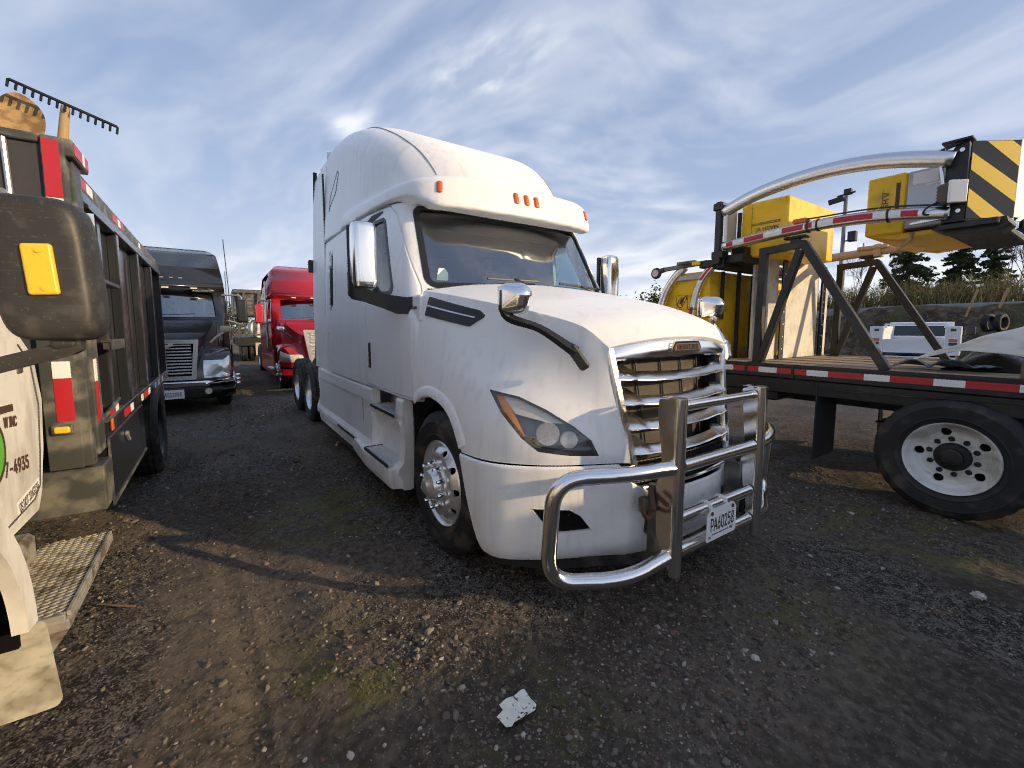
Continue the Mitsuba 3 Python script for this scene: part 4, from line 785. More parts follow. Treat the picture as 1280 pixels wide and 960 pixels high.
# cab and load in front of the frame's edge
cabm = mf(prism(rpoly([(-4.75, .55), (-4.75, 2.05), (-4.85, 2.20), (-5.85, 2.22), (-6.2, 1.62), (-6.6, 1.42), (-6.7, 1.2), (-6.7, .55)], .08), 'yz', 5.12, 7.28))-mf(cyl([4, -5.3, .5], [8, -5.3, .5], .58, 32))
part(FB, 'cab', back(cabm), 'van_white', 30)
for s, x in ((-1, 5.12), (1, 7.28)): part(FB, 'cab_window', box(x-.004, x+.004, -5.75, -5.0, 1.60, 2.06, .001), 'dark_glass'); steer_wheel(FB, 'front_wheel', [x+s*.02, -5.3, .503], s, 'aluminium_dull')
part(FB, 'headboard', cat(box(FX0+.05, FX1-.05, -2.96, -2.90, 1.2, 2.15, .01)), 'black_steel')
solo('stake_crate', cat(*[box(5.2, 7.2, -2.7+j*2.3, -2.66+j*2.3, 1.20+i*.16, 1.34+i*.16, .004) for i in range(5) for j in (0, 1)], *[box(x, x+.04, -2.7, -.36, 1.20+i*.16, 1.34+i*.16, .004) for i in range(5) for x in (5.2, 7.16)]), 'timber', 'open timber crate on the front of the flatbed deck', 'crate')
# two black supports on the deck
for nm_, x in (('black steel support frame on the near edge of the flatbed deck, under the taped tube', 5.06), ('black steel support frame on the far side of the flatbed deck', 7.22)):
    f = thing('support_frame', nm_, 'frame', 'support frames on the flatbed deck'); w = .075
    part(f, 'post', bar([x, 2.455, DZ], [x, 2.44, 2.42], w), 'black_steel'); part(f, 'top_beam', bar([x, 2.48, 2.43], [x, 2.03, 2.455], w), 'black_steel')
    part(f, 'outer_strut', bar([x, 2.05, 2.46], [x, 1.30, DZ], w), 'black_steel'); part(f, 'inner_strut', bar([x, 2.08, 2.40], [x, 2.42, DZ+.02], w*.95), 'black_steel')
    part(f, 'saddle', cat(box(x-.03, x+.03, 2.09, 2.17, 2.46, 2.52), box(x-.05, x+.05, 2.02, 2.23, 2.515, 2.545, .008)), 'black_steel')
    part(f, 'foot', box(x-.06, x+.06, 2.38, 2.53, DZ+.001, DZ+.012), 'black_steel')
# boards standing on the deck
G_ = 'white boards standing on the flatbed'
for lab, (x0, x1, y, z1) in (('narrow white board standing at the left end of the flatbed boards', (5.52, 5.68, 2.76, 2.52)), ('white plywood board half hidden behind the near support frame post', (5.60, 5.835, 2.62, 2.47)), ('widest white plywood board standing on the flatbed, crossed by a shadow', (5.965, 7.01, 2.62, 2.47)), ('white board strip at the right end of the flatbed boards', (7.16, 7.34, 2.62, 2.30))):
    k = thing('board', lab, 'board', G_); part(k, 'panel', box(x0, x1, y, y+.025, DZ+.001, z1, .003), 'white_board')
    if x1-x0 > .5: part(k, 'slot', cat(box(5.99, 6.03, y-.003, y+.001, 2.05, 2.3)), 'lining')
for lab, x in (('black angle post with bolts between the white plywood boards', 5.845), ('black angle post with bolts right of the widest white board', 7.025)):
    k = thing('angle_post', lab, 'post', 'angle posts between the boards'); part(k, 'web', cat(box(x, x+.115, 2.575, 2.581, DZ, 2.44), box(x+.109, x+.115, 2.581, 2.64, DZ, 2.44)), 'black_steel')
    for z in np.arange(1.33, 2.4, .155): part(k, 'bolt', cyl([x+.05, 2.566, z], [x+.05, 2.576, z], .010, 8), 'white_plain')

# ------------------------------------------------------------------ the crash attenuator, folded over the deck
CA = thing('crash_attenuator', 'yellow and silver truck-mounted crash attenuator folded over the flatbed', 'attenuator')
up = spline([[5.05, 2.92, 2.955], [5.03, 2.6, 3.05], [4.99, 2.2, 3.10], [4.97, 1.78, 3.105], [4.99, 1.36, 3.055], [5.03, 0.98, 2.955]], 40)
part(CA, 'upper_tube', tube(up, .066, 20), 'aluminium', True)
lowp = [[5.04, 2.90, 2.555], [5.01, 2.45, 2.585], [4.99, 2.17, 2.60], [4.98, 1.68, 2.605], [5.0, 1.32, 2.58], [5.04, 0.98, 2.53]]
low = spline(lowp, 60); LT = numbered(f'{CA}__lower_tube'); part(CA, 'lower_tube', tube(low, .055, 20), 'aluminium', True)
def tube_patch(path, y0, y1, r, a0, a1):
    P_ = path[(path[:, 1] <= y0) & (path[:, 1] >= y1)]; P_ = np.vstack([[np.interp(y0, path[::-1, 1], path[::-1, k]) for k in range(3)], P_, [np.interp(y1, path[::-1, 1], path[::-1, k]) for k in range(3)]])
    an = np.linspace(a0, a1, 7); G_ = np.stack([P_[:, None, 0]-r*np.cos(an), P_[:, None, 1]+0*an, P_[:, None, 2]+r*np.sin(an)], -1)
    return shell(G_, .0015, P_.mean(0))
for a, b, c in ((2.84, 2.76, 'red'), (2.76, 2.63, 'white'), (2.63, 2.41, 'red'), (2.41, 2.22, 'white'), (2.22, 2.02, 'red'), (2.005, 1.94, 'red'), (1.94, 1.76, 'white'), (1.76, 1.46, 'red'), (1.46, 1.27, 'white'), (1.27, 1.16, 'red')):
    part(LT, 'tape', tube_patch(low, a, b, .0568, -.45, .5), 'tape_'+c)
for y in (1.985, 1.90, 1.36): part(LT, 'band', ring([(.058, -.008), (.062, -.008), (.062, .008), (.058, .008)], [np.interp(y, low[::-1, 1], low[::-1, 0]), y, np.interp(y, low[::-1, 1], low[::-1, 2])], 1, 24, axis=1), 'black_plastic')
part(LT, 'side_marker', rbox(4.95, 5.04, 2.00, 2.13, 2.655, 2.70, .015), 'amber_dark')
part(LT, 'cable', tube(spline([[4.99, 2.1, 2.69], [4.98, 1.9, 2.68], [4.97, 1.6, 2.672], [4.99, 1.3, 2.65], [5.02, 1.05, 2.61]], 24), .008, 8), 'black_plastic')
part(CA, 'far_tube', tube(spline([[7.22, 2.92, 2.56], [7.22, 2.3, 2.585], [7.22, 1.9, 2.60], [7.22, 1.3, 2.60], [7.22, .9, 2.57]], 30), .055, 16), 'tan_paint', True)
part(CA, 'far_bracket', cat(box(7.13, 7.31, 1.93, 2.25, 2.62, 2.665, .01), box(7.15, 7.3, 2.0, 2.08, 2.52, 2.68, .01), cyl([7.2, 2.2, 2.64], [7.2, 2.2, 2.72], .01, 8), cyl([7.2, 1.98, 2.64], [7.2, 1.98, 2.75], .012, 8)), 'tan_paint')
B1 = part(CA, 'cartridge', box(5.30, 6.55, 2.32, 2.84, 2.43, 3.055, .012), 'yellow_paint')
part(B1, 'lettering', cat(text_on('MASH V', .040, [5.299, 2.535, 2.735], [0, 1, 0], [0, 0, -1], .002, width=.23), box(5.2975, 5.301, 2.40, 2.71, 2.785, 2.812), box(5.2985, 5.301, 2.655, 2.66, 2.70, 2.75)), 'ink_brown')
part(B1, 'small_print', text_on('ATTENUATOR SYSTEM', .013, [5.2972, 2.555, 2.799], [0, 1, 0], [0, 0, -1], .001, width=.28), 'yellow_mark')
part(B1, 'black_edge', box(5.27, 5.302, 2.835, 2.875, 2.40, 2.97, .004), 'black_steel')
part(B1, 'panel_seam', box(5.298, 5.301, 2.715, 2.72, 2.45, 3.04), 'ink_brown')
B2 = part(CA, 'cartridge', cat(box(5.30, 6.9, 1.33, 1.62, 2.475, 3.015, .012)), 'yellow_paint')
part(B2, 'end_panel', box(5.30, 6.9, 1.06, 1.328, 2.50, 3.005, .008), 'silver_paint')
part(B2, 'data_sheet', cat(box(5.297, 5.301, 1.12, 1.29, 2.88, 2.985), box(5.297, 5.301, 1.10, 1.2, 2.86, 2.872)), 'tape_white')
part(B2, 'underside', prism([(1.60, 2.474), (1.06, 2.474), (1.06, 2.45), (1.36, 2.42)], 'yz', 5.36, 6.7), 'yellow_paint')
part(B2, 'hose', tube(spline([[5.34, 1.28, 2.46], [5.40, 1.30, 2.41], [5.55, 1.42, 2.36], [5.75, 1.45, 2.345]], 16), .016, 8), 'tan_paint')
part(B2, 'lettering', cat(text_on('MASH V', .042, [5.299, 1.475, 2.74], [0, 0, 1], [0, 1, 0], .002, width=.25), box(5.2975, 5.301, 1.375, 1.405, 2.60, 2.93), box(5.2985, 5.301, 1.50, 1.505, 2.60, 2.9)), 'ink_brown')
HG = part(CA, 'hinge_frame', cat(box(5.00, 5.07, 2.93, 3.0, 2.44, 3.08, .006), box(4.98, 5.10, 2.90, 3.02, 2.98, 3.06, .006), box(4.98, 5.12, 2.88, 3.02, 2.42, 2.50, .006), box(5.05, 7.25, 2.90, 3.06, 2.31, 2.43, .01), box(5.1, 5.5, 2.70, 2.92, 2.36, 2.46, .01), box(5.2, 5.32, 2.72, 2.9, 2.42, 2.55, .01), cyl([4.98, 2.96, 2.40], [5.3, 2.96, 2.40], .05, 12), box(5.02, 5.2, 3.0, 3.2, 2.33, 2.42, .01)), 'black_steel')
part(CA, 'end_plate', cat(box(5.07, 5.28, 2.885, 2.90, 2.50, 3.0, .003), box(5.02, 5.06, 2.86, 2.90, 2.50, 2.98, .003)), 'aluminium_dull')
EN = part(CA, 'end_box', cat(prism(rpoly([(1.03, 2.46), (1.03, 2.96), (.98, 3.07), (.905, 3.10), (.895, 2.46)], .01), 'yz', 5.055, 5.10), box(5.10, 7.2, .92, 1.04, 2.46, 3.0, .01), box(5.01, 5.14, .88, 1.06, 3.085, 3.105, .004), bar([5.0, 1.12, 3.02], [5.06, .92, 3.092], .03, .02)), 'black_steel')
part(CA, 'end_bracket', cat(bar([5.02, 1.07, 3.03], [5.02, 1.02, 2.70], .03, .02), bar([5.02, 1.22, 3.04], [5.02, 1.03, 3.045], .02, .03), bar([5.02, .985, 2.60], [5.02, .985, 2.50], .025, .02), bar([5.02, 1.22, 2.485], [5.02, .985, 2.50], .02, .025), cyl([5.05, .94, 3.02], [5.04, .94, 3.02], .016, 10), cyl([5.05, .93, 2.54], [5.03, .93, 2.54], .016, 10)), 'aluminium')
A_, B_ = np.array([5.057, .895]), np.array([5.345, .672]); rt = np.r_[B_-A_, 0]; Lc = np.linalg.norm(rt); rt /= Lc; nn = np.array([rt[1], -rt[0], 0])
if nn[1] > 0: nn = -nn
def on_chev(poly, d0, d1):
    m = trimesh.creation.extrude_polygon(poly, d1-d0, engine='earcut'); m.apply_translation([0, 0, d0]); return placed(m, rt, [0, 0, 1], nn, [A_[0], A_[1], 2.47])
Hc = .60; sheet_ = Polygon([(0, 0), (Lc, 0), (Lc, Hc), (0, Hc)])
CV = part(CA, 'chevron_sign', on_chev(sheet_, 0, .012), 'black_gloss')
for q in ([(.28, 1), (.80, 1), (1, .91), (1, .66)], [(0, .86), (1, .44), (1, .20), (0, .64)], [(0, .40), (.87, 0), (.33, 0), (0, .17)]):
    part(CV, 'stripe', on_chev(Polygon([(a*Lc, b*Hc) for a, b in q]).intersection(sheet_.buffer(-.004)), .0125, .0140), 'yellow_mark')
part(CA, 'end_sheet', shell(np.array([[[5.35+a*1.7, .668-.05*math.sin(a*40)*.35-.10*a, 2.48+b*.60] for b in np.linspace(0, 1, 6)] for a in np.linspace(0, 1, 60)]), .01, [6, 2, 2.7]), 'white_plain', True)
part(CA, 'underframe', cat(box(5.06, 6.6, .70, 1.05, 2.40, 2.455, .01), prism([(1.05, 2.46), (1.10, 2.43), (.95, 2.365), (.72, 2.37), (.66, 2.42), (.67, 2.46)], 'yz', 5.12, 5.5), box(5.25, 5.40, .50, .62, 2.34, 2.44, .02), tube(spline([[5.2, .62, 2.36], [5.25, .52, 2.29], [5.35, .46, 2.31], [5.38, .5, 2.4]], 14), .008, 8)), 'black_steel')
LB = numbered(f'{CA}__work_lamp')
def lampbox(m): R_ = trimesh.transformations.rotation_matrix(-0.80, [0, 0, 1]); m = m.copy(); m.apply_transform(R_); return moved(m, [4.965, .955, 2.675])
part(CA, 'work_lamp', lampbox(cat(rbox(-.06, .06, -.035, .09, -.085, .085, .018), *[box(-.055, .055, .09+.0, .10, z, z+.012, .002) for z in np.linspace(-.075, .06, 6)])), 'black_plastic')
part(LB, 'lens', lampbox(rbox(-.063, .063, -.055, -.034, -.088, .088, .008)), 'white_plain')
part(LB, 'cable', tube(spline([[4.98, 1.04, 2.62], [4.93, 1.10, 2.58], [4.95, 1.12, 2.54], [5.02, 1.02, 2.545]], 14), .008, 8), 'black_plastic')
# the section hanging behind the deck
for y0, r_ in ((0, .047), (.43, .055)):
    t = part(CA, 'hanging_tube', tube(spline([[5.09, 3.02+y0*.98, 2.38], [5.07, 3.12+y0*1.0, 2.27], [5.05, 3.21+y0*1.06, 2.10], [5.04, 3.265+y0*1.12, 1.85], [5.04, 3.285+y0*1.14, 1.55], [5.05, 3.25+y0*1.14, 1.15], [5.09, 3.15+y0, .80]], 40), r_, 16), 'aluminium', True)
    if y0 == 0:
        hp = spline([[5.09, 3.02, 2.38], [5.07, 3.12, 2.27], [5.05, 3.21, 2.10], [5.04, 3.265, 1.85], [5.04, 3.285, 1.55], [5.05, 3.25, 1.15], [5.09, 3.15, .80]], 60)
        for z0, z1, c in ((2.36, 2.16, 'red'), (2.16, 1.86, 'white'), (1.86, 1.58, 'red'), (1.58, 1.4, 'white')):
            P_ = hp[(hp[:, 2] < z0) & (hp[:, 2] > z1)]; an = np.linspace(-.5, .6, 7)
            part(t, 'tape', shell(np.stack([P_[:, None, 0]-.0485*np.cos(an), P_[:, None, 1]+.0485*np.sin(an)*-1, P_[:, None, 2]+0*an], -1), .0015, P_.mean(0)), 'tape_'+c)
        part(t, 'band', ring([(.05, -.006), (.054, -.006), (.054, .006), (.05, .006)], [5.04, 3.27, 1.83], 1, 20, axis=2), 'black_plastic')
HB = part(CA, 'hanging_cartridge', cat(prism([(3.10, 2.30), (3.60, 2.30), (3.72, 1.9), (3.70, 1.0), (3.12, 1.0), (3.07, 1.8)], 'yz', 5.10, 7.1)), 'yellow_paint')
part(CA, 'cross_plate', cat(box(5.05, 5.10, 3.15, 3.60, 2.20, 2.27, .008)), 'silver_paint')
EM = part(HB, 'emblem_frame', cat(*[box(5.096, 5.0995, a, b, c, d) for a, b, c, d in ((3.385, 3.555, 1.835, 1.839), (3.385, 3.555, 2.015, 2.019), (3.385, 3.389, 1.839, 2.015), (3.551, 3.555, 1.839, 2.015))]), 'ink_brown')
sc = [Polygon([(3.50, 1.92), (3.485, 1.955), (3.455, 1.985), (3.44, 1.98), (3.455, 1.94), (3.48, 1.905)])]
tail = LineString(spline([[3.452, 1.98, 0], [3.43, 2.0, 0], [3.41, 1.998, 0], [3.403, 1.975, 0], [3.415, 1.958, 0]], 14)[:, :2]).buffer(.0055)
sc += [tail, LineString(spline([[3.495, 1.915, 0], [3.53, 1.925, 0], [3.54, 1.895, 0], [3.515, 1.87, 0]], 12)[:, :2]).buffer(.005), LineString(spline([[3.48, 1.905, 0], [3.462, 1.885, 0], [3.485, 1.86, 0], [3.51, 1.862, 0]], 12)[:, :2]).buffer(.005)]
sc += [LineString([(3.49-.013*i, 1.935+.014*i), (3.52-.013*i, 1.955+.014*i), (3.525-.013*i, 1.945+.014*i)]).buffer(.0028) for i in range(4)]+[LineString([(3.475-.012*i, 1.915+.013*i), (3.45-.012*i, 1.905+.013*i), (3.445-.012*i, 1.893+.013*i)]).buffer(.0028) for i in range(3)]
from shapely import union_all
sc = union_all(sc); part(EM, 'emblem', cat(*[prism(g, 'yz', 5.0945, 5.0985) for g in getattr(sc, 'geoms', [sc])]), 'ink')
part(HB, 'strap', cat(box(5.66, 5.70, 3.02, 3.06, 1.05, 2.32, .004), box(5.30, 5.335, 3.03, 3.07, 1.7, 2.3, .004)), 'black_steel')
part(HB, 'strap', cat(box(6.02, 6.10, 3.00, 3.06, 1.05, 2.30, .004), box(6.5, 6.65, 3.0, 3.06, 1.75, 1.9, .02)), 'black_steel')
part(HB, 'tag', box(5.9, 6.0, 3.055, 3.062, 1.22, 1.34), 'silver_paint')
JK = part(CA, 'jack_arm', cat(bar([5.05, 3.10, 2.40], [5.02, 3.72, 2.37], .05, .05), box(4.99, 5.06, 3.25, 3.50, 2.40, 2.44, .006), cyl([5.02, 3.70, 2.37], [5.02, 3.76, 2.36], .035, 12)), 'frame_grey')
part(JK, 'caster', cat(ring([(.035, -.02), (.07, -.022), (.076, 0), (.07, .022), (.035, .02)], [5.02, 3.83, 2.335], 1, 24)), 'rubber')
part(JK, 'caster_hub', cyl([4.995, 3.83, 2.335], [5.045, 3.83, 2.335], .05, 16), 'silver_paint')
part(JK, 'lamp', rbox(4.985, 5.02, 3.17, 3.28, 2.37, 2.42, .01), 'yellow_mark')

# loose fibreglass hood part, tarp and timber on the deck
n_, m_ = 40, 24; Gd = np.zeros((n_, m_, 3))
for i, a in enumerate(np.linspace(0, 1, n_)):
    y = 1.34-1.25*a; ridge = 1.235+.45*math.sin(min(a*1.05, 1)*PI/2)**1.15; foot = 1.215+.17*math.sin(PI*min(a/.85, 1))**0.8*(a < .85)+(.02 if a >= .85 else 0); ext = .06+.34*min(a*1.6, 1)
    for j, b in enumerate(np.linspace(0, 1, m_)):
        th = b*PI*.56; Gd[i, j] = [5.52+ext*(1-math.cos(th)), y+.04*math.sin(3*b), foot+(ridge-foot)*math.sin(th)+.006*math.sin(a*23+b*5)]
k = thing('hood_panel', 'loose white fibreglass truck hood part lying on the flatbed deck at right', 'truck part')
part(k, 'panel', shell(Gd, .008, [5.9, .7, 1.2]), 'weathered_white', True)
part(k, 'inner_rib', cat(bar([5.75, 1.0, 1.21], [5.70, .78, 1.46], .03, .02), bar([5.95, .95, 1.21], [5.80, .62, 1.50], .03, .02)), 'weathered_white')
part(k, 'liner', shell(np.array([[[5.62+.5*b, 1.05-.5*a, 1.212+.16*math.sin(PI*b)*math.sin(PI*a*.8)] for b in np.linspace(0, 1, 8)] for a in np.linspace(0, 1, 10)]), .01, [5.9, .8, 1.0]), 'black_plastic', True)
r = np.random.default_rng(2); a_, b_ = np.meshgrid(np.linspace(0, 1, 34), np.linspace(0, 1, 16), indexing='ij')
tz = 1.222+.085*np.abs(np.sin(a_*7+b_*2))*(1-b_)*np.sin(PI*np.clip(a_, .04, .96))**.5+.03*meshkit.noise(np.stack([a_*9, b_*6, 0*a_], -1))
solo('tarp', shell(np.stack([5.40+.30*b_+.04*np.sin(a_*9), 1.36-.62*a_-.1*b_, tz], -1), .006, [5.5, 1, 0]), 'tarp_blue', 'crumpled blue-grey tarp under the loose white hood part', 'tarp', smooth=True)
solo('timber_block', box(5.03, 5.30, .22, .50, DZ+.002, 1.33, .008), 'timber', 'dark weathered timber block on the edge of the flatbed at the right border', 'timber')
# ------------------------------------------------------------------ the dump truck at left
DT = thing('dump_truck', 'dump truck with dusty white cab and black ribbed bed at the left edge', 'truck')
SX = -.57
BD = part(DT, 'bed', cat(box(-2.86, SX-.06, 3.36, 7.42, .98, 2.36, .01)), 'dump_paint')
for y, w in ((3.37, .06), (3.72, .10), (4.38, .10), (5.40, .11), (6.40, .11), (7.33, .09)): part(BD, 'rib', box(SX-.065, SX-.004, y, y+w, 1.03, 2.30, .008), 'dump_paint')
part(BD, 'top_rail', box(SX-.09, SX+.004, 3.36, 7.43, 2.285, 2.345, .006), 'dump_paint'); part(BD, 'bottom_rail', box(SX-.08, SX+.002, 3.35, 7.46, .935, 1.035, .006), 'dump_paint')
part(BD, 'sideboard', box(SX-.055, SX-.01, 3.33, 7.42, 2.347, 2.45, .005), 'frame_grey'); part(BD, 'board_end', box(SX-.054, SX-.011, 3.322, 3.331, 2.35, 2.447), 'timber_pale')
for a, b, c in ((3.35, 3.44, 'white'), (3.44, 3.56, 'red'), (3.56, 3.72, 'white'), (4.35, 4.55, 'red'), (4.55, 4.66, 'white'), (4.66, 4.8, 'red'), (5.65, 5.75, 'white')): part(BD, 'tape', box(SX-.012, SX-.0085, a, b, 2.375, 2.43), 'tape_'+c)
for a, b, c in ((4.05, 4.3, 'red'), (4.3, 4.45, 'white'), (4.9, 5.0, 'white'), (5.1, 5.35, 'red'), (5.35, 5.5, 'white'), (5.9, 6.0, 'white'), (6.2, 6.35, 'white'), (6.6, 6.75, 'white'), (7.0, 7.15, 'red')): part(BD, 'tape', box(SX, SX+.0045, a, b, .955, 1.01), 'tape_'+c)
part(BD, 'ledge', box(SX-.07, SX+.035, 3.52, 4.08, 1.86, 1.885, .004), 'dump_paint'); part(BD, 'ledge', box(SX-.07, SX+.02, 3.40, 4.15, 2.255, 2.28, .004), 'dump_paint')
part(BD, 'rung', cat(box(SX-.01, SX+.045, 3.55, 3.98, 1.50, 1.515, .002), box(SX+.035, SX+.045, 3.55, 3.98, 1.455, 1.50, .002), *[box(SX+.0, SX+.04, y, y+.008, 1.46, 1.50) for y in np.linspace(3.56, 3.96, 6)]), 'frame_grey')
part(BD, 'handle', tube(fillet([[SX-.05, 3.48, 1.78], [SX+.0, 3.49, 1.80], [SX+.01, 3.53, 1.60], [SX-.04, 3.52, 1.57]], .03), .008, 8), 'tape_white')
for y in (3.45, 3.80, 4.0, 4.1, 4.55, 5.1): part(BD, 'weld', tube([[SX-.058, y+.01*math.sin(k), z] for k, z in enumerate(np.linspace(1.1, 2.2, 14))], .0035, 6), 'dump_paint')
part(DT, 'front_panel', box(-2.8, -.66, 3.115, 3.145, 1.0, 2.50), 'mesh_panel')
part(DT, 'corner_post', cat(box(-.655, SX, 3.09, 3.17, .86, 2.525, .008), box(SX-.05, SX+.012, 3.17, 3.335, .9, 2.50, .006)), 'frame_grey')
part(DT, 'top_beam', cat(box(-2.8, -.66, 3.09, 3.15, 2.485, 2.525, .006), box(SX-.02, SX+.03, 3.10, 3.42, 2.44, 2.525, .006)), 'frame_grey')
part(DT, 'panel_bar', cat(tube([[-.775, 3.11, 1.9], [-.772, 3.108, 2.15], [-.778, 3.108, 2.49]], .012, 8), tube([[-.80, 3.10, 2.23], [-.77, 3.06, 2.20], [-.75, 3.04, 2.12]], .02, 8)), 'silver_paint')
part(DT, 'lower_plate', box(-.735, -.606, 3.075, 3.10, .862, 1.70, .003), 'frame_grey')
for z0, z1, c in ((2.23, 2.505, 'red'), (2.0, 2.228, 'white')): part(DT, 'tape', box(-.648, -.588, 3.086, 3.0895, z0, z1), 'tape_'+c)
for z0, z1, c in ((1.335, 1.42, 'white'), (1.115, 1.333, 'red')): part(DT, 'tape', box(-.688, -.622, 3.071, 3.0745, z0, z1), 'tape_'+c)
for y0, y1, c in ((3.12, 3.28, 'red'), (3.28, 3.33, 'white'), (3.33, 3.41, 'red')): part(DT, 'tape', box(SX+.030, SX+.033, y0, y1, 2.455, 2.515), 'tape_'+c)
for z0, z1, c in ((1.30, 1.42, 'white'), (1.08, 1.30, 'red')): part(DT, 'tape', box(SX+.0125, SX+.0155, 3.20, 3.26, z0, z1), 'tape_'+c)
mk = part(DT, 'marker_lamp', rbox(-.715, -.628, 3.055, 3.08, 1.045, 1.10, .012), 'frame_grey'); part(mk, 'lens', rbox(-.702, -.640, 3.048, 3.07, 1.055, 1.09, .01), 'amber_yellow')
part(DT, 'cross_bumper', box(-2.6, -.535, 3.08, 3.30, .615, .855, .006), 'frame_grey')
part(DT, 'side_tray', cat(box(-.62, -.555, 3.42, 4.0, 1.03, 1.05, .003), bar([-.58, 3.42, 1.05], [-.56, 3.85, 1.12], .02)), 'frame_grey')
sl = part(DT, 'side_lamp', box(-.555, -.545, 3.47, 3.52, .97, 1.04, .004), 'amber_dark')
for y0, y1, c in ((3.55, 3.72, 'red'), (3.72, 3.83, 'white')): part(DT, 'tape', box(-.566, -.5625, y0, y1, 1.036, 1.09), 'tape_'+c)
TB = part(DT, 'tool_box', cat(box(-1.05, -.565, 3.42, 4.92, .53, .93, .01)), 'black_gloss'); part(TB, 'edge_trim', cat(box(-.566, -.558, 3.42, 4.92, .525, .540), box(-.566, -.556, 3.41, 3.43, .53, .93)), 'frame_grey')
part(TB, 'latch', cat(bar([-.555, 3.95, .86], [-.55, 4.02, .80], .02), cyl([-.56, 3.98, .85], [-.545, 3.98, .85], .02, 10)), 'silver_paint')
for s, x in ((1, -.555), (-1, -2.87)): dual_wheel(DT, 'rear_wheel', [x, 6.1, .50], s, 'black_steel')
part(DT, 'frame_rail', cat(box(-2.2, -2.1, 0, 7.3, .6, .86), box(-1.35, -1.25, 0, 7.3, .6, .86), cyl([-2.7, 6.1, .5], [-.7, 6.1, .5], .08, 12), box(-2.5, -.62, 6.9, 7.4, .6, .95)), 'black_steel')
# cab
cabp = [(.9, .80), (2.40, .80), (2.66, .80), (2.72, .86), (2.80, 1.05), (2.845, 1.26), (2.79, 1.46), (2.66, 1.55), (2.46, 1.73), (2.25, 1.80), (2.18, 2.30), (2.0, 2.36), (1.05, 2.34), (.55, 1.55), (-.5, 1.40), (-.6, .8)]
dc = mf(prism(rpoly(cabp, .03), 'yz', -2.74, -.68)) - mf(cyl([-4, 1.55, .5], [0, 1.55, .5], .60, 40)) - mf(prism(rpoly([(1.05, 1.62), (2.08, 1.68), (2.02, 2.25), (1.25, 2.25)], .04), 'yz', -3, 0)) - mf(box(-2.66, -.76, .2, 2.1, 1.5, 2.28))
CB = part(DT, 'cab', back(dc), 'cream_paint', 30)
part(CB, 'door_seam', tube([[-.679, y, z] for y, z in ((2.30, .845), (2.62, .86), (2.70, .90), (2.745, 1.05), (2.785, 1.25), (2.735, 1.44), (2.62, 1.52))], .004, 6), 'lining')
part(CB, 'door_handle', rbox(-.69, -.672, 2.585, 2.635, 1.40, 1.47, .008), 'frame_grey')
tx = lambda t, h_, y, z, w=None: text_on(t, h_, [-.6795, y, z], [0, 1, -.10], [0, 0, 1], .002, width=w)
part(CB, 'company_lettering', tx('W INC', .040, 2.46, 1.225, .125), 'ink_brown'); part(CB, 'phone_number', tx('7-4935', .055, 2.48, 1.045, .24), 'ink_brown')
part(CB, 'logo_ring', prism(Point(2.265, 1.145).buffer(.125, quad_segs=24).difference(Point(2.265, 1.145).buffer(.110, quad_segs=24)), 'yz', -.682, -.678), 'ink_brown'); part(CB, 'logo_bar', prism([(2.2, 1.275), (2.50, 1.262), (2.50, 1.29), (2.2, 1.303)], 'yz', -.682, -.678), 'ink_brown')
part(CB, 'logo_field', prism(Point(2.265, 1.145).buffer(.107, quad_segs=24), 'yz', -.6815, -.678), 'ink_green')
part(CB, 'dot_plate', prism([(2.44, .84), (2.70, .873), (2.70, .935), (2.44, .905)], 'yz', -.6825, -.6795), 'white_plain'); part(CB, 'dot_number', text_on('US DOT 2263134', .036, [-.6805, 2.57, .889], [0, 1, .13], [0, 0, 1], .002, width=.23), 'ink_brown')
arc = lambda r0, a0, a1, n=24: [(1.55+r0*math.cos(a), .5+r0*math.sin(a)) for a in np.linspace(a0, a1, n)]
arc2 = lambda r0, a0, a1, n=30: [(1.51+r0*math.cos(a), .56+r0*math.sin(a)) for a in np.linspace(a0, a1, n)]
part(DT, 'fender', mf(prism(arc2(.615, .0, PI*.98)+arc2(.525, PI*.98, .02), 'yz', -.615, -.575))+mf(prism(arc2(.615, .35, PI*.98)+arc2(.585, PI*.98, .35), 'yz', -.74, -.60)), 'cream_paint', 30)
part(DT, 'fender_liner', mf(prism(arc2(.612, -.12, PI*.98)+arc2(.59, PI*.98, -.12), 'yz', -1.2, -.62)), 'black_hollow', 30)
part(DT, 'mudflap', mf(prism(rpoly([(-1.1, .19), (-.548, .19), (-.572, .53), (-1.1, .53)], .025), 'xz', 2.165, 2.18)), 'flap_paint')
part(DT, 'wheel_well', mf(box(-1.5, -.76, .92, 2.15, .78, 1.14))-mf(cyl([-3, 1.51, .56], [0, 1.51, .56], .58, 32)), 'black_hollow')
steer_wheel(DT, 'front_wheel', [-.72, 1.55, .5], 1, 'aluminium_dull')
st = part(DT, 'step', cat(box(-.83, -.548, 2.33, 3.22, .385, .430, .006), box(-.562, -.547, 2.36, 3.20, .431, .452, .003), box(-.80, -.56, 2.332, 2.35, .43, .452, .003), box(-.90, -.80, 2.62, 3.05, .40, .58, .02), prism([(-.83, .385), (-.55, .385), (-.62, .28), (-.83, .28)], 'xz', 2.36, 3.1)), 'dusty_metal')
gr = []
fld = Polygon([(-.825, 2.355), (-.565, 2.355), (-.565, 3.21), (-.825, 3.21)])
for k in np.arange(-1.2, 1.2, .032):
    for s in (1, -1):
        l = LineString([(-.83+0, 2.8+k-s*.14*.5), (-.56, 2.8+k+s*.14*.5)]).intersection(fld)
        if not l.is_empty and l.length > .02:
            (a0, b0), (a1, b1) = l.coords[0], l.coords[-1]; gr.append(bar([a0, b0, .443], [a1, b1, .443], .006, .010, b=0))
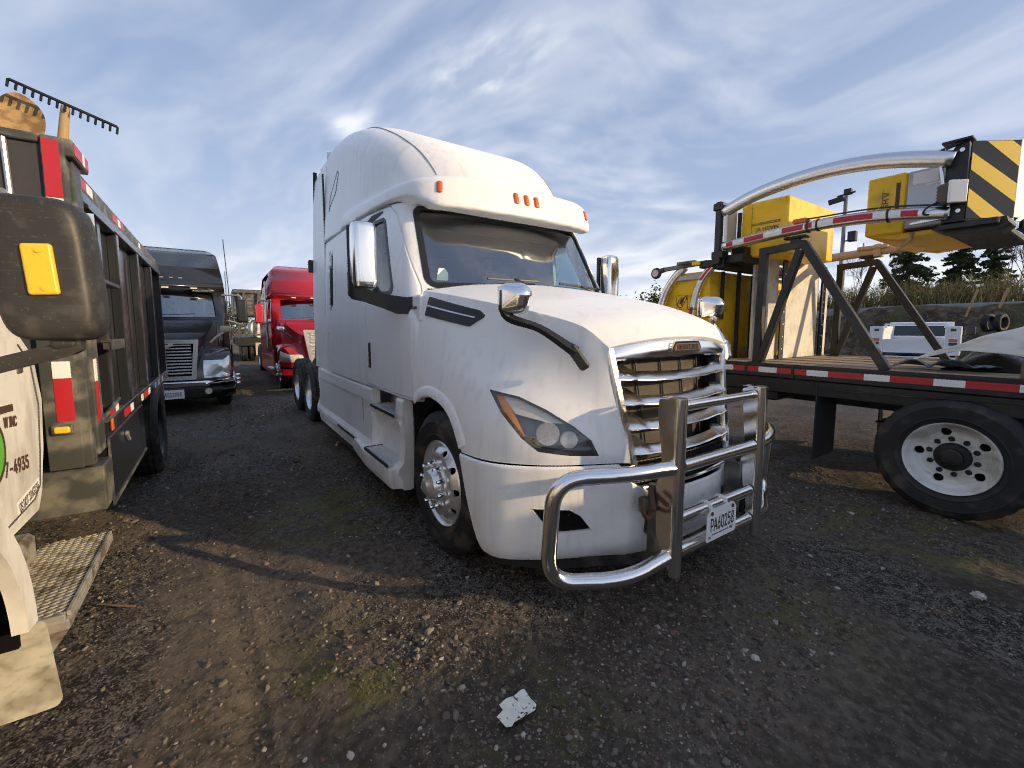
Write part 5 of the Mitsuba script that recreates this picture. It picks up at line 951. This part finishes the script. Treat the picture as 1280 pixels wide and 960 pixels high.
part(st, 'grating', cat(gr), 'dusty_metal', kind='stuff'); part(st, 'grating_bed', box(-.822, -.566, 2.36, 3.2, .4305, .4325), 'black_hollow')
# mirror near the camera
MR = numbered(f'{DT}__door_mirror'); cM = np.array([-.378, 1.752, 1.748])
sec = [(math.copysign(abs(math.cos(t))**0.42, math.cos(t)), math.copysign(abs(math.sin(t))**0.42, math.sin(t))) for t in np.linspace(0, 2*PI, 49)[:-1]]
R_ = []
for d_, wx, wz in ((-.062, .062, .155), (-.060, .080, .172), (-.052, .093, .186), (-.035, .102, .194), (0, .106, .197), (.04, .107, .198), (.052, .103, .195)):
    R_.append([[a*wx-.012*b, d_+.0, b*wz] for a, b in sec])
hm = loft(np.array(R_)); hm.apply_transform(trimesh.transformations.rotation_matrix(-.10, [0, 0, 1])); part(DT, 'door_mirror', moved(hm, cM), 'mirror_plastic', 50)
rf = moved(rbox(-.031, .031, -.075, -.055, -.068, .068, .008), [0, 0, 0])
for m, n_, k_ in ((rf, 'reflector', 'amber_yellow'), (cyl([0.006, -.079, -.05], [0.006, -.073, -.05], .008, 12), 'reflector_screw', 'amber_yellow'), (cyl([0.006, -.079, .05], [0.006, -.073, .05], .008, 12), 'reflector_screw', 'amber_yellow')):
    m = m.copy(); m.apply_transform(trimesh.transformations.rotation_matrix(-.06, [0, 1, 0])); m.apply_transform(trimesh.transformations.rotation_matrix(-.10, [0, 0, 1])); part(MR, n_, moved(m, cM+[.005, 0, -.004]), k_)
part(MR, 'mirror_glass', moved(box(-.09, .09, .0, .004, -.18, .18), cM+[.005, .055, 0]), 'mirror_glass')
part(MR, 'arm', cat(loft(np.array([[[x, y-.030, z-.022], [x, y+.03, z-.022], [x, y+.036, z], [x, y+.03, z+.022], [x, y-.03, z+.022], [x, y-.036, z]] for x, y, z in ((-.325, 1.765, 1.545), (-.345, 1.768, 1.532), (-.52, 1.785, 1.478), (-.74, 1.80, 1.42))])), rbox(-.39, -.33, 1.73, 1.80, 1.525, 1.575, .015)), 'mirror_plastic', 40)
# rake and shovel
RK = thing('garden_rake', 'steel rake sticking up over the front of the dump bed, tines down', 'rake'); ra, rb_ = np.array([-.785, 3.30, 2.825]), np.array([-.385, 3.30, 2.695])
part(RK, 'head', bar(ra, rb_, .014, .014), 'black_steel')
for q in np.linspace(0.0, 1, 15): p = ra+(rb_-ra)*q; part(RK, 'tine', bar(p, p+np.array([-.004, -.012, -.042]), .008, .008, b=0), 'black_steel')
part(RK, 'handle', tube([[-.588, 3.31, 2.755], [-.595, 3.32, 2.72], [-.612, 3.33, 2.60], [-.66, 3.36, 2.2]], [.016, .019, .022, .022], 12), 'timber_pale')
SV = thing('shovel', 'rusty tan shovel blade standing up beside the rake', 'shovel'); pts = spline([[-.90, 0, 2.60], [-.86, 0, 2.74], [-.80, 0, 2.80], [-.755, 0, 2.795], [-.70, 0, 2.74], [-.685, 0, 2.67], [-.70, 0, 2.60], [-.72, 0, 2.55]], 30)
bl = trimesh.creation.extrude_polygon(Polygon([(a, c) for a, _, c in pts]), .004, engine='earcut'); bl = trimesh.Trimesh(*trimesh.remesh.subdivide_to_size(bl.vertices, bl.faces, .03)); v = bl.vertices; w_ = np.c_[v[:, 0], 3.40+v[:, 2]-1.1*(v[:, 0]+.79)**2, v[:, 1]]
part(SV, 'blade', tm(w_, bl.faces), 'shovel_rust', True); part(SV, 'handle', tube([[-.80, 3.40, 2.6], [-.84, 3.45, 2.2]], .018, 10), 'timber_pale')

# ------------------------------------------------------------------ two more semi trucks further back
def solid3(sidep, frontp, planp, xc, y0, rf=.10):
    """the body whose side, front and plan outlines are given; side (d, z), front (u, z) and plan (u, d) with u mirrored"""
    big = 3.0; mir = lambda p: Polygon([(xc+u, b) for u, b in p]+[(xc-u, b) for u, b in p[::-1]])
    rs = min(.05, .25*(max(z for _, z in sidep)-min(z for _, z in sidep)))
    s = mf(prism(Polygon([(y0+d, z) for d, z in sidep]).buffer(-rs).buffer(rs, quad_segs=6), 'yz', xc-big, xc+big))
    f = mf(prism(mir(frontp).buffer(-rf).buffer(rf, quad_segs=8), 'xz', y0-2, y0+12))
    p = mf(prism(mir([(u, y0+d) for u, d in planp]).buffer(-.12).buffer(.12, quad_segs=8), 'xy', -1, 6))
    return s ^ f ^ p
def semi(label, xc, y0, paint, style):
    t = thing('semi_truck', label, 'truck', 'semi trucks parked in the yard'); k = style == 'red'
    cab = solid3([(1.6, .75), (1.6, 1.70), (1.78, 1.80), (2.26, 2.42), (2.10, 2.50), (2.35, 2.95), (2.95, 3.35), (3.6, 3.52), (5.9, 3.55), (5.9, .75)], [(1.20, .5), (1.21, 1.8), (1.15, 2.6), (1.05, 3.3), (.90, 3.50), (.5, 3.56), (0, 3.57)], [(.75, 1.45), (1.02, 1.65), (1.21, 2.1), (1.21, 5.9)], xc, y0, .16)
    cut = mf(prism(Polygon([(xc-.98, 1.84), (xc+.98, 1.84), (xc+.93, 2.40), (xc-.93, 2.40)]).buffer(-.05).buffer(.05), 'xz', y0+1.2, y0+2.9))
    wside = mf(prism([(y0+2.2, 1.86), (y0+2.95, 1.86), (y0+2.95, 2.42), (y0+2.5, 2.42)], 'yz', xc-2, xc+2))
    inside = solid3([(1.72, 1.2), (1.72, 1.72), (1.85, 1.82), (2.28, 2.40), (3.9, 2.6), (3.9, 1.2)], [(1.12, .5), (1.12, 1.8), (1.06, 2.7)], [(.75, 1.5), (.98, 1.75), (1.14, 2.15), (1.14, 5.9)], xc, y0)
    c = part(t, 'cab', (cab-inside)-cut-wside, paint, 35)
    part(t, 'windshield', shell(np.array([[[xc+u, y0+1.79+.47*b+.10*u*u-.02, 1.83+.58*b] for b in (0, 1)] for u in np.linspace(-.96, .96, 9)]), .004, [xc, y0+4, 2]), 'tint_glass', True)
    part(t, 'dashboard', box(xc-1.0, xc+1.0, y0+1.95, y0+2.3, 1.4, 1.80, .03), 'lining_dark')
    for u in (-.5, .5): part(t, 'seat', cat(rbox(xc+u-.26, xc+u+.26, y0+3.0, y0+3.2, 1.4, 2.3, .06)), 'lining')
    for u in (-.6, -.1, .1, .6): part(t, 'roof_lamp', box(xc+u-.06, xc+u+.06, y0+2.07, y0+2.12, 2.455, 2.485), 'lamp_cream')
    for u in (-.4, .35): part(t, 'wiper', bar([xc+u-.35, y0+1.74, 1.87], [xc+u+.25, y0+1.77, 1.90], .015), 'black_plastic')
    hz = 1.38
    hood = solid3([(.10, .55), (.02, 1.30), (.10, hz), (.7, hz+.12), (1.82, 1.80), (1.82, .55)], [(.70, .4), (.72, 1.1), (.76, 1.40), (.92, 1.72), (.80, 1.84), (0, 1.86)], [(.60, 0), (.70, .25), (1.0, 1.85)], xc, y0)
    fend = solid3([(.02, .62), (.04, .80), (.25, 1.06), (.60, 1.20), (1.2, 1.22), (1.75, 1.12), (1.95, .80), (1.95, .62)], [(1.21, .55), (1.22, 1.0), (1.14, 1.18), (.9, 1.26)], [(.75, .0), (1.0, .12), (1.16, .40), (1.22, .7), (1.22, 1.95)], xc, y0)
    arch = mf(cyl([xc-2, y0+1.15, .5], [xc+2, y0+1.15, .5], .60, 36))
    hd = part(t, 'hood', (hood+fend)-arch, paint, 35)
    g = numbered(f'{t}__grille')
    gp = [(xc-.56, .70), (xc+.56, .70), (xc+.62, 1.33), (xc-.62, 1.33)] if not k else [(xc-.52, .62), (xc+.52, .62), (xc+.66, 1.50), (xc-.66, 1.50)]
    P_ = Polygon(gp)
    part(t, 'grille', prism(P_, 'xz', y0-.02, y0+.02), 'black_hollow' if not k else 'silver_paint')
    part(g, 'surround', prism(P_.buffer(.05, join_style=2).difference(P_.buffer(-.02, join_style=2)), 'xz', y0-.06, y0+.01), 'rim_metal')
    for z in np.linspace(.76, 1.27 if not k else 1.42, 10 if not k else 8): part(g, 'slat', box(xc-.56, xc+.56, y0-.045, y0-.02, z, z+.025 if not k else z+.045, .006), 'aluminium')
    if not k: part(g, 'diagonal_bar', bar([xc-.50, y0-.06, .98], [xc+.30, y0-.06, 1.30], .035, .05), 'aluminium')
    else: part(g, 'centre_bar', box(xc-.02, xc+.02, y0-.055, y0-.03, .66, 1.46), 'chrome')
    b = part(t, 'bumper', solid3([(-.12, .30), (-.14, .52), (-.05, .56), (.5, .56), (.5, .30)], [(1.22, .1), (1.23, .9)], [(.7, -.14), (1.0, -.04), (1.20, .18), (1.23, .5)], xc, y0), paint if k else 'black_plastic', 35)
    if not k: part(b, 'chrome_strip', solid3([(-.15, .53), (-.16, .625), (.4, .625), (.4, .53)], [(1.23, .1), (1.24, .9)], [(.7, -.17), (1.0, -.07), (1.21, .15), (1.245, .4)], xc, y0), 'chrome', 35)
    for s in (-1, 1):
        part(b, 'fog_lamp', cyl([xc+s*.78, y0-.15, .43], [xc+s*.78, y0-.05, .43], .055, 16), 'lamp_cream')
        hl = solid3([(-.04, .66), (.06, .92), (.34, 1.06), (.5, 1.06), (.5, .66)], [(1.20, .4), (1.20, 1.2)], [(.75, -.03), (1.0, .09), (1.13, .32), (1.215, .6)], xc, y0) if not k else solid3([(-.04, .74), (.1, .92), (.5, 1.02), (.6, .80), (.5, .74)], [(1.20, .4), (1.20, 1.2)], [(.70, -.03), (1.0, .09), (1.17, .37), (1.235, .7)], xc, y0)
        hl = hl ^ mf(box(min(xc+s*.72, xc+s*1.4), max(xc+s*.72, xc+s*1.4), y0-1, y0+.62, .3, 1.2))
        h_ = part(t, 'headlight', hl, 'lamp_cream' if k else 'rim_metal', 35)
        part(h_, 'lamp', cyl([xc+s*.90, y0+.0, .84], [xc+s*.90, y0+.12, .84], .08, 20), 'lens')
        mr = part(t, 'door_mirror', rbox(xc+s*1.48-.11, xc+s*1.48+.11, y0+2.0, y0+2.14, 1.72, 2.26, .05), 'dump_paint' if not k else paint)
        for p_ in (fillet([[xc+s*1.1, y0+2.2, 2.35], [xc+s*1.48, y0+2.06, 2.35], [xc+s*1.48, y0+2.06, 2.2]], .08), fillet([[xc+s*1.15, y0+2.1, 1.78], [xc+s*1.48, y0+2.06, 1.68], [xc+s*1.48, y0+2.06, 1.8]], .06)): part(mr, 'arm', tube(p_, .018, 8), 'black_plastic' if k else 'silver_paint')
        hm = part(t, 'hood_mirror', rbox(xc+s*1.12-.10, xc+s*1.12+.10, y0+.75, y0+.86, 1.50, 1.64, .045), 'chrome' if k else 'tan_paint')
        part(hm, 'stalk', tube(spline([[xc+s*1.1, y0+.8, 1.52], [xc+s*.98, y0+.72, 1.44], [xc+s*.84, y0+.62, 1.30]], 10), .022, 8), 'black_plastic' if k else 'tan_paint')
        part(t, 'side_fairing', prism(rpoly([(y0+1.9, .25), (y0+5.9, .25), (y0+5.9, .95), (y0+1.95, .95)], .05), 'yz', min(xc+s*1.12, xc+s*1.2), max(xc+s*1.12, xc+s*1.2)), paint)
        part(t, 'exhaust_panel', box(min(xc+s*1.21, xc+s*1.225), max(xc+s*1.21, xc+s*1.225), y0+3.05, y0+3.4, 1.0, 3.0, .004), 'aluminium' if not k else 'dump_paint')
        steer_wheel(t, 'front_wheel', [xc+s*1.16, y0+1.15, .5], s, 'aluminium'); dual_wheel(t, 'rear_wheel', [xc+s*1.2, y0+7.0, .5], s, 'aluminium')
        part(t, 'step', cat(box(min(xc+s*1.18, xc+s*1.28), max(xc+s*1.18, xc+s*1.28), y0+2.1, y0+3.0, .42, .46, .006)), 'aluminium')
    part(t, 'frame_rail', cat(box(xc-.45, xc-.37, y0+1, y0+8, .7, .95), box(xc+.37, xc+.45, y0+1, y0+8, .7, .95), cyl([xc-1, y0+7, .5], [xc+1, y0+7, .5], .07, 10)), 'black_steel')
    if not k:
        pl = part(t, 'license_plate', box(xc+.10, xc+.42, y0-.165, y0-.155, .33, .49), 'white_plain'); part(pl, 'number', text_on('A511995', .075, [xc+.26, y0-.166, .405], [1, 0, 0], [0, 0, 1], .002, width=.25), 'ink_grey')
        part(b, 'tow_light', cat(*[rbox(xc+1.22, xc+1.30, y0+.16, y0+.22, z, z+.07, .02) for z in (.48, .56, .64)]), 'chrome')
        part(c, 'visor_marks', cat(*[box(xc-.3+.16*i, xc-.24+.16*i, y0+2.16+.02*i % .04, y0+2.17+.02*i % .04, 2.68, 2.70) for i in range(5)]), 'silver_paint')
    return t
semi('black semi truck with chrome framed slatted grille behind the dump bed', -.95, 9.85, 'black_car', 'black')
semi('dark red semi truck parked behind the white truck', 2.50, 11.8, 'red_car', 'red')
# ------------------------------------------------------------------ further back
ET = thing('equipment_truck', 'far dusty truck carrying grey equipment between the black and red trucks', 'truck')
ey = 24.5
part(ET, 'body', box(.75, 2.9, ey, ey+3, 2.2, 3.45, .03), 'frame_grey'); part(ET, 'rack', cat(*[bar([x, ey-.1, 1.2], [x+d, ey-.15, 3.3], .08) for x, d in ((.85, .35), (1.25, -.3), (1.6, .2))], *[bar([.7, ey-.12, z], [1.9, ey-.12, z], .05) for z in (1.3, 2.1, 3.3)]), 'frame_grey')
part(ET, 'tank', cyl([1.9, ey, 1.6], [1.9, ey+2.5, 1.6], .5, 20), 'weathered_white'); part(ET, 'frame', box(.8, 2.8, ey-.3, ey+6, .75, 1.15, .02), 'black_steel')
part(ET, 'mudflap', box(1.55, 2.1, ey-.32, ey-.30, .3, .9), 'tan_paint')
for y in (ey+.3, ey+1.6): dual_wheel(ET, 'wheel', [.95, y, .5], -1, 'weathered_white')
part(ET, 'whip_antenna', tube([[.62, ey, 1.2], [.60, ey, 3.4], [.50, ey, 5.7]], .018, 6), 'black_steel')
VN = thing('van', 'small white van far off behind the black truck', 'van')
part(VN, 'body', mf(prism(rpoly([(28, .4), (32.5, .4), (32.5, 2.1), (29.2, 2.1), (28.6, 1.45), (28, 1.3)], .12), 'yz', -1.3, .62)), 'van_white', 30); part(VN, 'windshield', prism([(28.58, 1.5), (29.1, 2.0), (29.05, 2.02), (28.53, 1.52)], 'yz', -1.1, .42), 'dark_glass')
for x in (-1.3, .62): part(VN, 'wheel', cyl([x-.1, 28.9, .35], [x+.1, 28.9, .35], .35, 20), 'rubber')
# service pickup at the foot of the bank
SP_ = thing('service_pickup', 'white service pickup with utility boxes seen from behind, past the flatbed deck', 'pickup')
hx, hy = math.cos(.16), math.sin(.16)
def sp(m): m = m.copy(); R_ = np.eye(4); R_[:3, 0] = [hx, hy, 0]; R_[:3, 1] = [-hy, hx, 0]; R_[:3, 3] = [18.4, 4.15, 0]; m.apply_transform(R_); return m
for s in (-1, 1):
    b_ = part(SP_, 'side_box', sp(box(0, 2.6, min(s*.72, s*1.08), max(s*.72, s*1.08), .75, 1.66, .02)), 'van_white'); part(b_, 'tail_lamp', sp(box(-.012, .01, min(s*.82, s*1.0), max(s*.82, s*1.0), 1.18, 1.26)), 'amber_dark'); part(b_, 'reverse_lamp', sp(box(-.012, .01, min(s*.82, s*1.0), max(s*.82, s*1.0), 1.06, 1.15)), 'lining')
    part(b_, 'vent', sp(box(-.01, .01, min(s*.84, s*.96), max(s*.84, s*.96), 1.50, 1.58)), 'lining')
    part(SP_, 'mirror', sp(rbox(3.4, 3.5, min(s*1.15, s*1.4), max(s*1.15, s*1.4), 1.35, 1.65, .04)), 'black_plastic')
    for x in (.9, 4.4): part(SP_, 'wheel', sp(ring([(.2, -.12), (.36, -.12), (.39, -.08), (.39, .08), (.36, .12), (.2, .12)], [x, s*.9, .39], 1, 24, axis=1)), 'rubber')
part(SP_, 'tailgate', sp(box(.02, .08, -.71, .71, .80, 1.24, .01)), 'van_white'); part(SP_, 'cab', sp(mf_ := back(mf(prism(rpoly([(2.65, .6), (2.65, 1.25), (2.9, 1.80), (3.9, 1.83), (4.4, 1.3), (5.4, 1.15), (5.4, .6)], .06), 'xz', -.85, .85)))), 'van_white', 30)
part(SP_, 'rear_window', sp(prism([(2.70, 1.30), (2.86, 1.66), (2.84, 1.68), (2.68, 1.32)], 'xz', -.70, .70)), 'dark_glass'); part(SP_, 'bed_floor', sp(box(.1, 2.6, -.7, .7, .75, .80)), 'lining_dark')
part(SP_, 'bumper', sp(box(-.18, .0, -1.0, 1.0, .55, .70, .02)), 'aluminium'); part(SP_, 'bed_rack', sp(cat(box(.3, .36, -.74, .74, 1.70, 1.75), box(.3, .36, -.74, -.68, 1.6, 1.75), box(.3, .36, .68, .74, 1.6, 1.75))), 'van_white')
part(SP_, 'chassis', sp(box(.2, 5.2, -.6, .6, .4, .6)), 'black_hollow')
# bank
def bank_z(x, y):
    e = 29+2.5*np.sin(y*.08)+.5*np.sin(y*.5); t = np.clip((x-e)/5.5, 0, 1); s = t*t*(3-2*t); P = np.stack([x, y, 0*x], -1)
    return -.35+2.95*s*(1+.15*np.sin(y*.11+1))+(meshkit.fbm(P*.7, 4, 3)-.5)*1.1*np.sin(PI*t)**.5+(meshkit.fbm(P*2.6, 3, 5)-.5)*.35*np.sin(PI*t)**.5+np.clip((x-40)/60, 0, 1)*1.2
bx = np.r_[np.arange(25, 38, .22), np.arange(38, 60, 1.5), np.geomspace(60, 850, 16)]; byy = np.r_[np.geomspace(-300, -36, 10), np.arange(-34, 62, .35), np.geomspace(64, 400, 12)]
BX, BY = np.meshgrid(bx, byy, indexing='ij'); bm = gridmesh(np.stack([BX, BY, bank_z(BX, BY)], -1))
if bm.face_normals.mean(0)[2] < 0: bm.invert()
def bankc(p, n, uv):
    f = fbm(p.x*2.6, p.y*2.6, p.z*2.6, 5); l = noise(p.x*9, p.y*9, p.z*9); t = smoothstep(35.2, 35.6, p.x+fbm(p.y*.5, 0, 0, 3)*.6)
    soil = mix((0.045, 0.032, 0.022), (0.15, 0.115, 0.08), smoothstep(.35, .75, f*.7+l*.3)); soil = mix(soil, (.08, .085, .03), smoothstep(.55, .75, fbm(p.x*.6, p.y*.6, 4, 3))*.6)
    road = mix((.16, .155, .15), (.24, .23, .22), f); grass = mix((.16, .12, .06), (.07, .075, .03), smoothstep(.4, .6, f))
    return mix(soil, mix(road, grass, smoothstep(36.3, 37.0, p.x)), t)
mat('bank_mat', pr(proc(bankc), .9, .2)); setting('embankment', bm, 'bank_mat', True)
r = np.random.default_rng(11)
# brush on the bank: thin upright stems with side twigs, one mass
def stems(n, xf, yf, hgt, wid, seed, spread=.35, twigs=4):
    r = np.random.default_rng(seed); V, F, C = [], [], []
    x, y = xf(r, n), yf(r, n); z = bank_z(x, y); H = hgt*(.4+.8*r.random(n)); tone = meshkit.noise(np.stack([x*.25, y*.25, 0*x], -1), 4)
    o = 0
    def blade(p, q, w, c):
        nonlocal o
        d = r.normal(0, 1, 2); d = np.array([d[0], d[1], 0]); d /= np.linalg.norm(d); V.extend([p-d*w, p+d*w, q]); F.append([o, o+1, o+2]); C.extend([c]*3); o += 3
    for i in range(n):
        b = np.array([x[i], y[i], z[i]-.05]); t = b+np.array([r.normal(0, spread)*H[i]*.5, r.normal(0, spread)*H[i]*.5, H[i]])
        k = tone[i]; c = np.array([.36, .28, .14])*(1-k)+np.array([.13, .14, .055])*k; c = c*(.55+.8*r.random()); 
        if r.random() < .2: c = np.array([.20, .12, .075])*(.6+.8*r.random())
        blade(b, t, wid*(.6+.8*r.random()), c)
        for _ in range(twigs):
            q = b+(t-b)*(.2+.7*r.random()); e = q+np.array([r.normal(0, .35), r.normal(0, .35), .1+.4*r.random()])*H[i]*.5; blade(q, e, wid*.75, c*(.8+.5*r.random()))
    return tm(np.array(V), np.array(F)), np.array(C)
mat('brush_mat', pr({'type': 'mesh_attribute', 'name': 'vertex_color'}, .9, .1))
m, c = stems(7000, lambda r, n: 36.5+7*r.random(n)**1.5, lambda r, n: -12+44*r.random(n), 1.7, .03, 3)
k = thing('brush', 'dry tan and olive brush along the top of the bank', 'brush', kind='stuff'); scene[k] = mikit.ply(m, 'brush_mat', False, color=c)
m, c = stems(2200, lambda r, n: 30+4*r.random(n), lambda r, n: -12+44*r.random(n), .38, .03, 5, 1.2, 3); scene[k+'__001'] = mikit.ply(m, 'brush_mat', False, color=c)
def leaves(pts, size, r, up=.0):
    n = len(pts); a, b = r.normal(0, 1, (n, 3)), r.normal(0, 1, (n, 3)); a[:, 2] *= .6; a /= np.linalg.norm(a, axis=1, keepdims=True); b -= a*(a*b).sum(1, keepdims=True); b /= np.linalg.norm(b, axis=1, keepdims=True)
    s = size*(.6+.8*r.random((n, 1))); V = np.stack([pts-a*s, pts+b*s*.45, pts+a*s, pts-b*s*.45], 1).reshape(-1, 3); q = np.arange(n)[:, None]*4
    return tm(V, np.concatenate([q+[0, 1, 2], q+[0, 2, 3]]))
mat('needles', {'type': 'principledthin', 'base_color': proc(lambda p, n, uv: mix((.040, .066, .036), (.105, .135, .065), noise(p.x*2.2, p.y*2.2, p.z*2.2))), 'roughness': .8, 'diff_trans': .4}, False)
mat('foliage', {'type': 'principledthin', 'base_color': proc(lambda p, n, uv: mix((.045, .055, .022), (.12, .125, .05), noise(p.x*2.0, p.y*2.0, p.z*2.0))), 'roughness': .8, 'diff_trans': .5}, False)
mat('bark', pr((.07, .055, .042), .9, .1))
def conifer(x, y, h, w, seed, label):
    r = np.random.default_rng(seed); t = thing('conifer', label, 'tree', 'conifers behind the bank'); z0 = float(bank_z(np.array([x]), np.array([y]))[0])
    part(t, 'trunk', tube([[x, y, z0-.3], [x+.05, y, z0+h*.5], [x, y, z0+h*.99]], [h*.022, h*.014, .01], 8), 'bark', True)
    P_ = []; lim = []
    for k in range(int(h*15)):
        q = (k+.5)/int(h*15); zz = z0+h*(.08+.92*q); L = w*(1-q)**.8*(.55+.65*r.random())+.12; a = r.random()*2*PI; d = np.array([math.cos(a), math.sin(a), 0])
        tip = np.array([x, y, zz])+d*L+np.array([0, 0, -.22*L+.05]); lim.append(tube([[x, y, zz], (np.array([x, y, zz])+tip)/2+[0, 0, .05*L], tip], [.03, .02, .005], 4))
        n = int(13*L/w*3)+5; s = r.random(n)**.7; c_ = np.array([x, y, zz])+(tip-np.array([x, y, zz]))*s[:, None]; side = np.array([-d[1], d[0], 0]); P_.append(c_+side*(r.normal(0, .20, n)*L*(.25+.6*s))[:, None]*.9+np.array([0, 0, 1])*r.normal(-.05, .06, n)[:, None]*L)
    part(t, 'limbs', cat(lim), 'bark', kind='stuff'); part(t, 'crown', leaves(np.vstack(P_), .15*h/9+.05, r), 'needles', kind='stuff')
conifer(48.5, 11.6, 9.4, 2.0, 1, 'tallest dark conifer behind the bank, left of the other conifers')
conifer(50.5, 8.9, 9.0, 1.45, 2, 'slender conifer right of the tallest conifer')
conifer(50.0, 6.9, 7.6, 1.25, 3, 'smaller conifer just right of the slender conifer')
conifer(56, 3.1, 8.0, 1.4, 4, 'left tree of the dark conifers at the right border')
conifer(56, 1.5, 8.2, 1.4, 5, 'middle tree of the dark conifers at the right border')
conifer(58, -.2, 8.1, 1.5, 6, 'right tree of the dark conifers at the right border'); conifer(60, -2.6, 8.4, 1.6, 7, 'conifer at the very edge of the picture at right')
def bare(x, y, h, seed, label):
    r = np.random.default_rng(seed); t = thing('bare_tree', label, 'tree', 'leafless trees behind the bank'); z0 = float(bank_z(np.array([x]), np.array([y]))[0]); out = []
    def grow(p, d, L, w, lv):
        q = p+d*L; out.append(tube([p, (p+q)/2+r.normal(0, .03, 3)*L, q], [w, w*.8, w*.55], 4))
        if lv == 0: return
        for _ in range(3): e = d+r.normal(0, .33, 3); e[2] = abs(e[2])+.25; e /= np.linalg.norm(e); grow(p+(q-p)*(.55+.45*r.random()), e, L*(.6+.2*r.random()), w*.55, lv-1)
    for i in range(4): d = np.array([r.normal(0, .22), r.normal(0, .22), 1]); grow(np.array([x+r.normal(0, .3), y+r.normal(0, .3), z0-.1]), d/np.linalg.norm(d), h*.42, .05, 4)
    part(t, 'trunk', cat(out[:1]), 'bark'); part(t, 'branches', cat(out[1:]), 'bark', kind='stuff')
bare(47, 5.0, 6.5, 1, 'thin leafless tree right of the conifers'); bare(48.5, 4.0, 6.2, 2, 'leafless tree between the two conifer clumps'); bare(45, 13.2, 5.2, 3, 'leafless tree behind the far support frame'); bare(54, .6, 8, 4, 'leafless tree at the right border behind dark conifers')
def shrub(x, y, R, h, seed, label, n=5200):
    r = np.random.default_rng(seed); t = thing('shrub', label, 'shrub', 'round shrubs beyond the white hood'); 
    c = r.normal(0, 1, (26, 3)); c /= np.linalg.norm(c, axis=1, keepdims=True); c[:, 2] = np.abs(c[:, 2]); C = np.array([x, y, h*.45])+c*np.array([R*.62, R*.62, h*.40])
    P_ = C[r.integers(0, 26, n)]+r.normal(0, 1, (n, 3))*np.array([R*.20, R*.20, h*.11])
    part(t, 'branches', cat(*[tube([[x, y, -.3], (np.array([x, y, 0])+q)/2, q], [.05, .03, .01], 5) for q in C]), 'bark', kind='stuff'); part(t, 'crown', leaves(P_, .11, r), 'foliage', kind='stuff')
shrub(25.5, 19.4, 1.9, 4.1, 1, 'larger round olive shrub left of the yellow attenuator'); shrub(24.6, 21.5, 1.2, 3.5, 2, 'smaller shrub beyond the white hood'); shrub(25.0, 20.4, .8, 3.2, 4, 'low shrub between the two larger shrubs')
shrub(.9, 55, 2.5, 4.6, 3, 'far green bush between the black and red trucks')
# camera pole
LP = thing('camera_pole', 'tall grey pole with a security camera behind the flatbed load', 'pole'); q = np.array([35.0, 11.85])
part(LP, 'pole', cyl([q[0], q[1], 0], [q[0], q[1], 10.4], .14, 12, .11), 'concrete'); part(LP, 'camera', cat(bar([q[0]-.1, q[1]+.1, 10.2], [q[0]-.4, q[1]+.85, 10.0], .3), box(q[0]-.2, q[1]-.25, 10.4, 10.8, 10.3, 10.7) if False else box(q[0]-.2, q[0]+.2, q[1]-.3, q[1]+.1, 10.4, 10.75, .03), bar([q[0], q[1]-.5, 10.5], [q[0], q[1]+.5, 10.4], .1)), 'black_plastic')
part(LP, 'junction_box', cat(box(q[0]-.25, q[0]+.15, q[1]-.75, q[1]-.3, 7.3, 7.95, .03), bar([q[0], q[1], 7.4], [q[0], q[1]-.5, 7.4], .08)), 'black_plastic')
for lab, y, z in (('dark tyre leaning against the bank, right of the white pickup', 4.05, 1.2), ('second dark tyre leaning beside the first on the bank', 3.65, 1.25)):
    solo('old_tyre', tyre([0, 0, 0], -1, .42, .24, 36, .24).apply_transform(trimesh.transformations.translation_matrix([30.2, y, 1.85])@trimesh.transformations.rotation_matrix(1.25, [0, 0, 1])), 'rubber', lab, 'tyre', 'old tyres leaning on the bank')
for lab, y in (('pale broken stake on the bank left of the old tyres', 5.6), ('pale broken stake on the bank above the old tyres', 4.5)):
    solo('stake', bar([34.2, y, 2.2], [34.3, y-.35, 3.7], .22, .08), 'timber_pale', lab, 'stake', 'pale stakes on the bank')
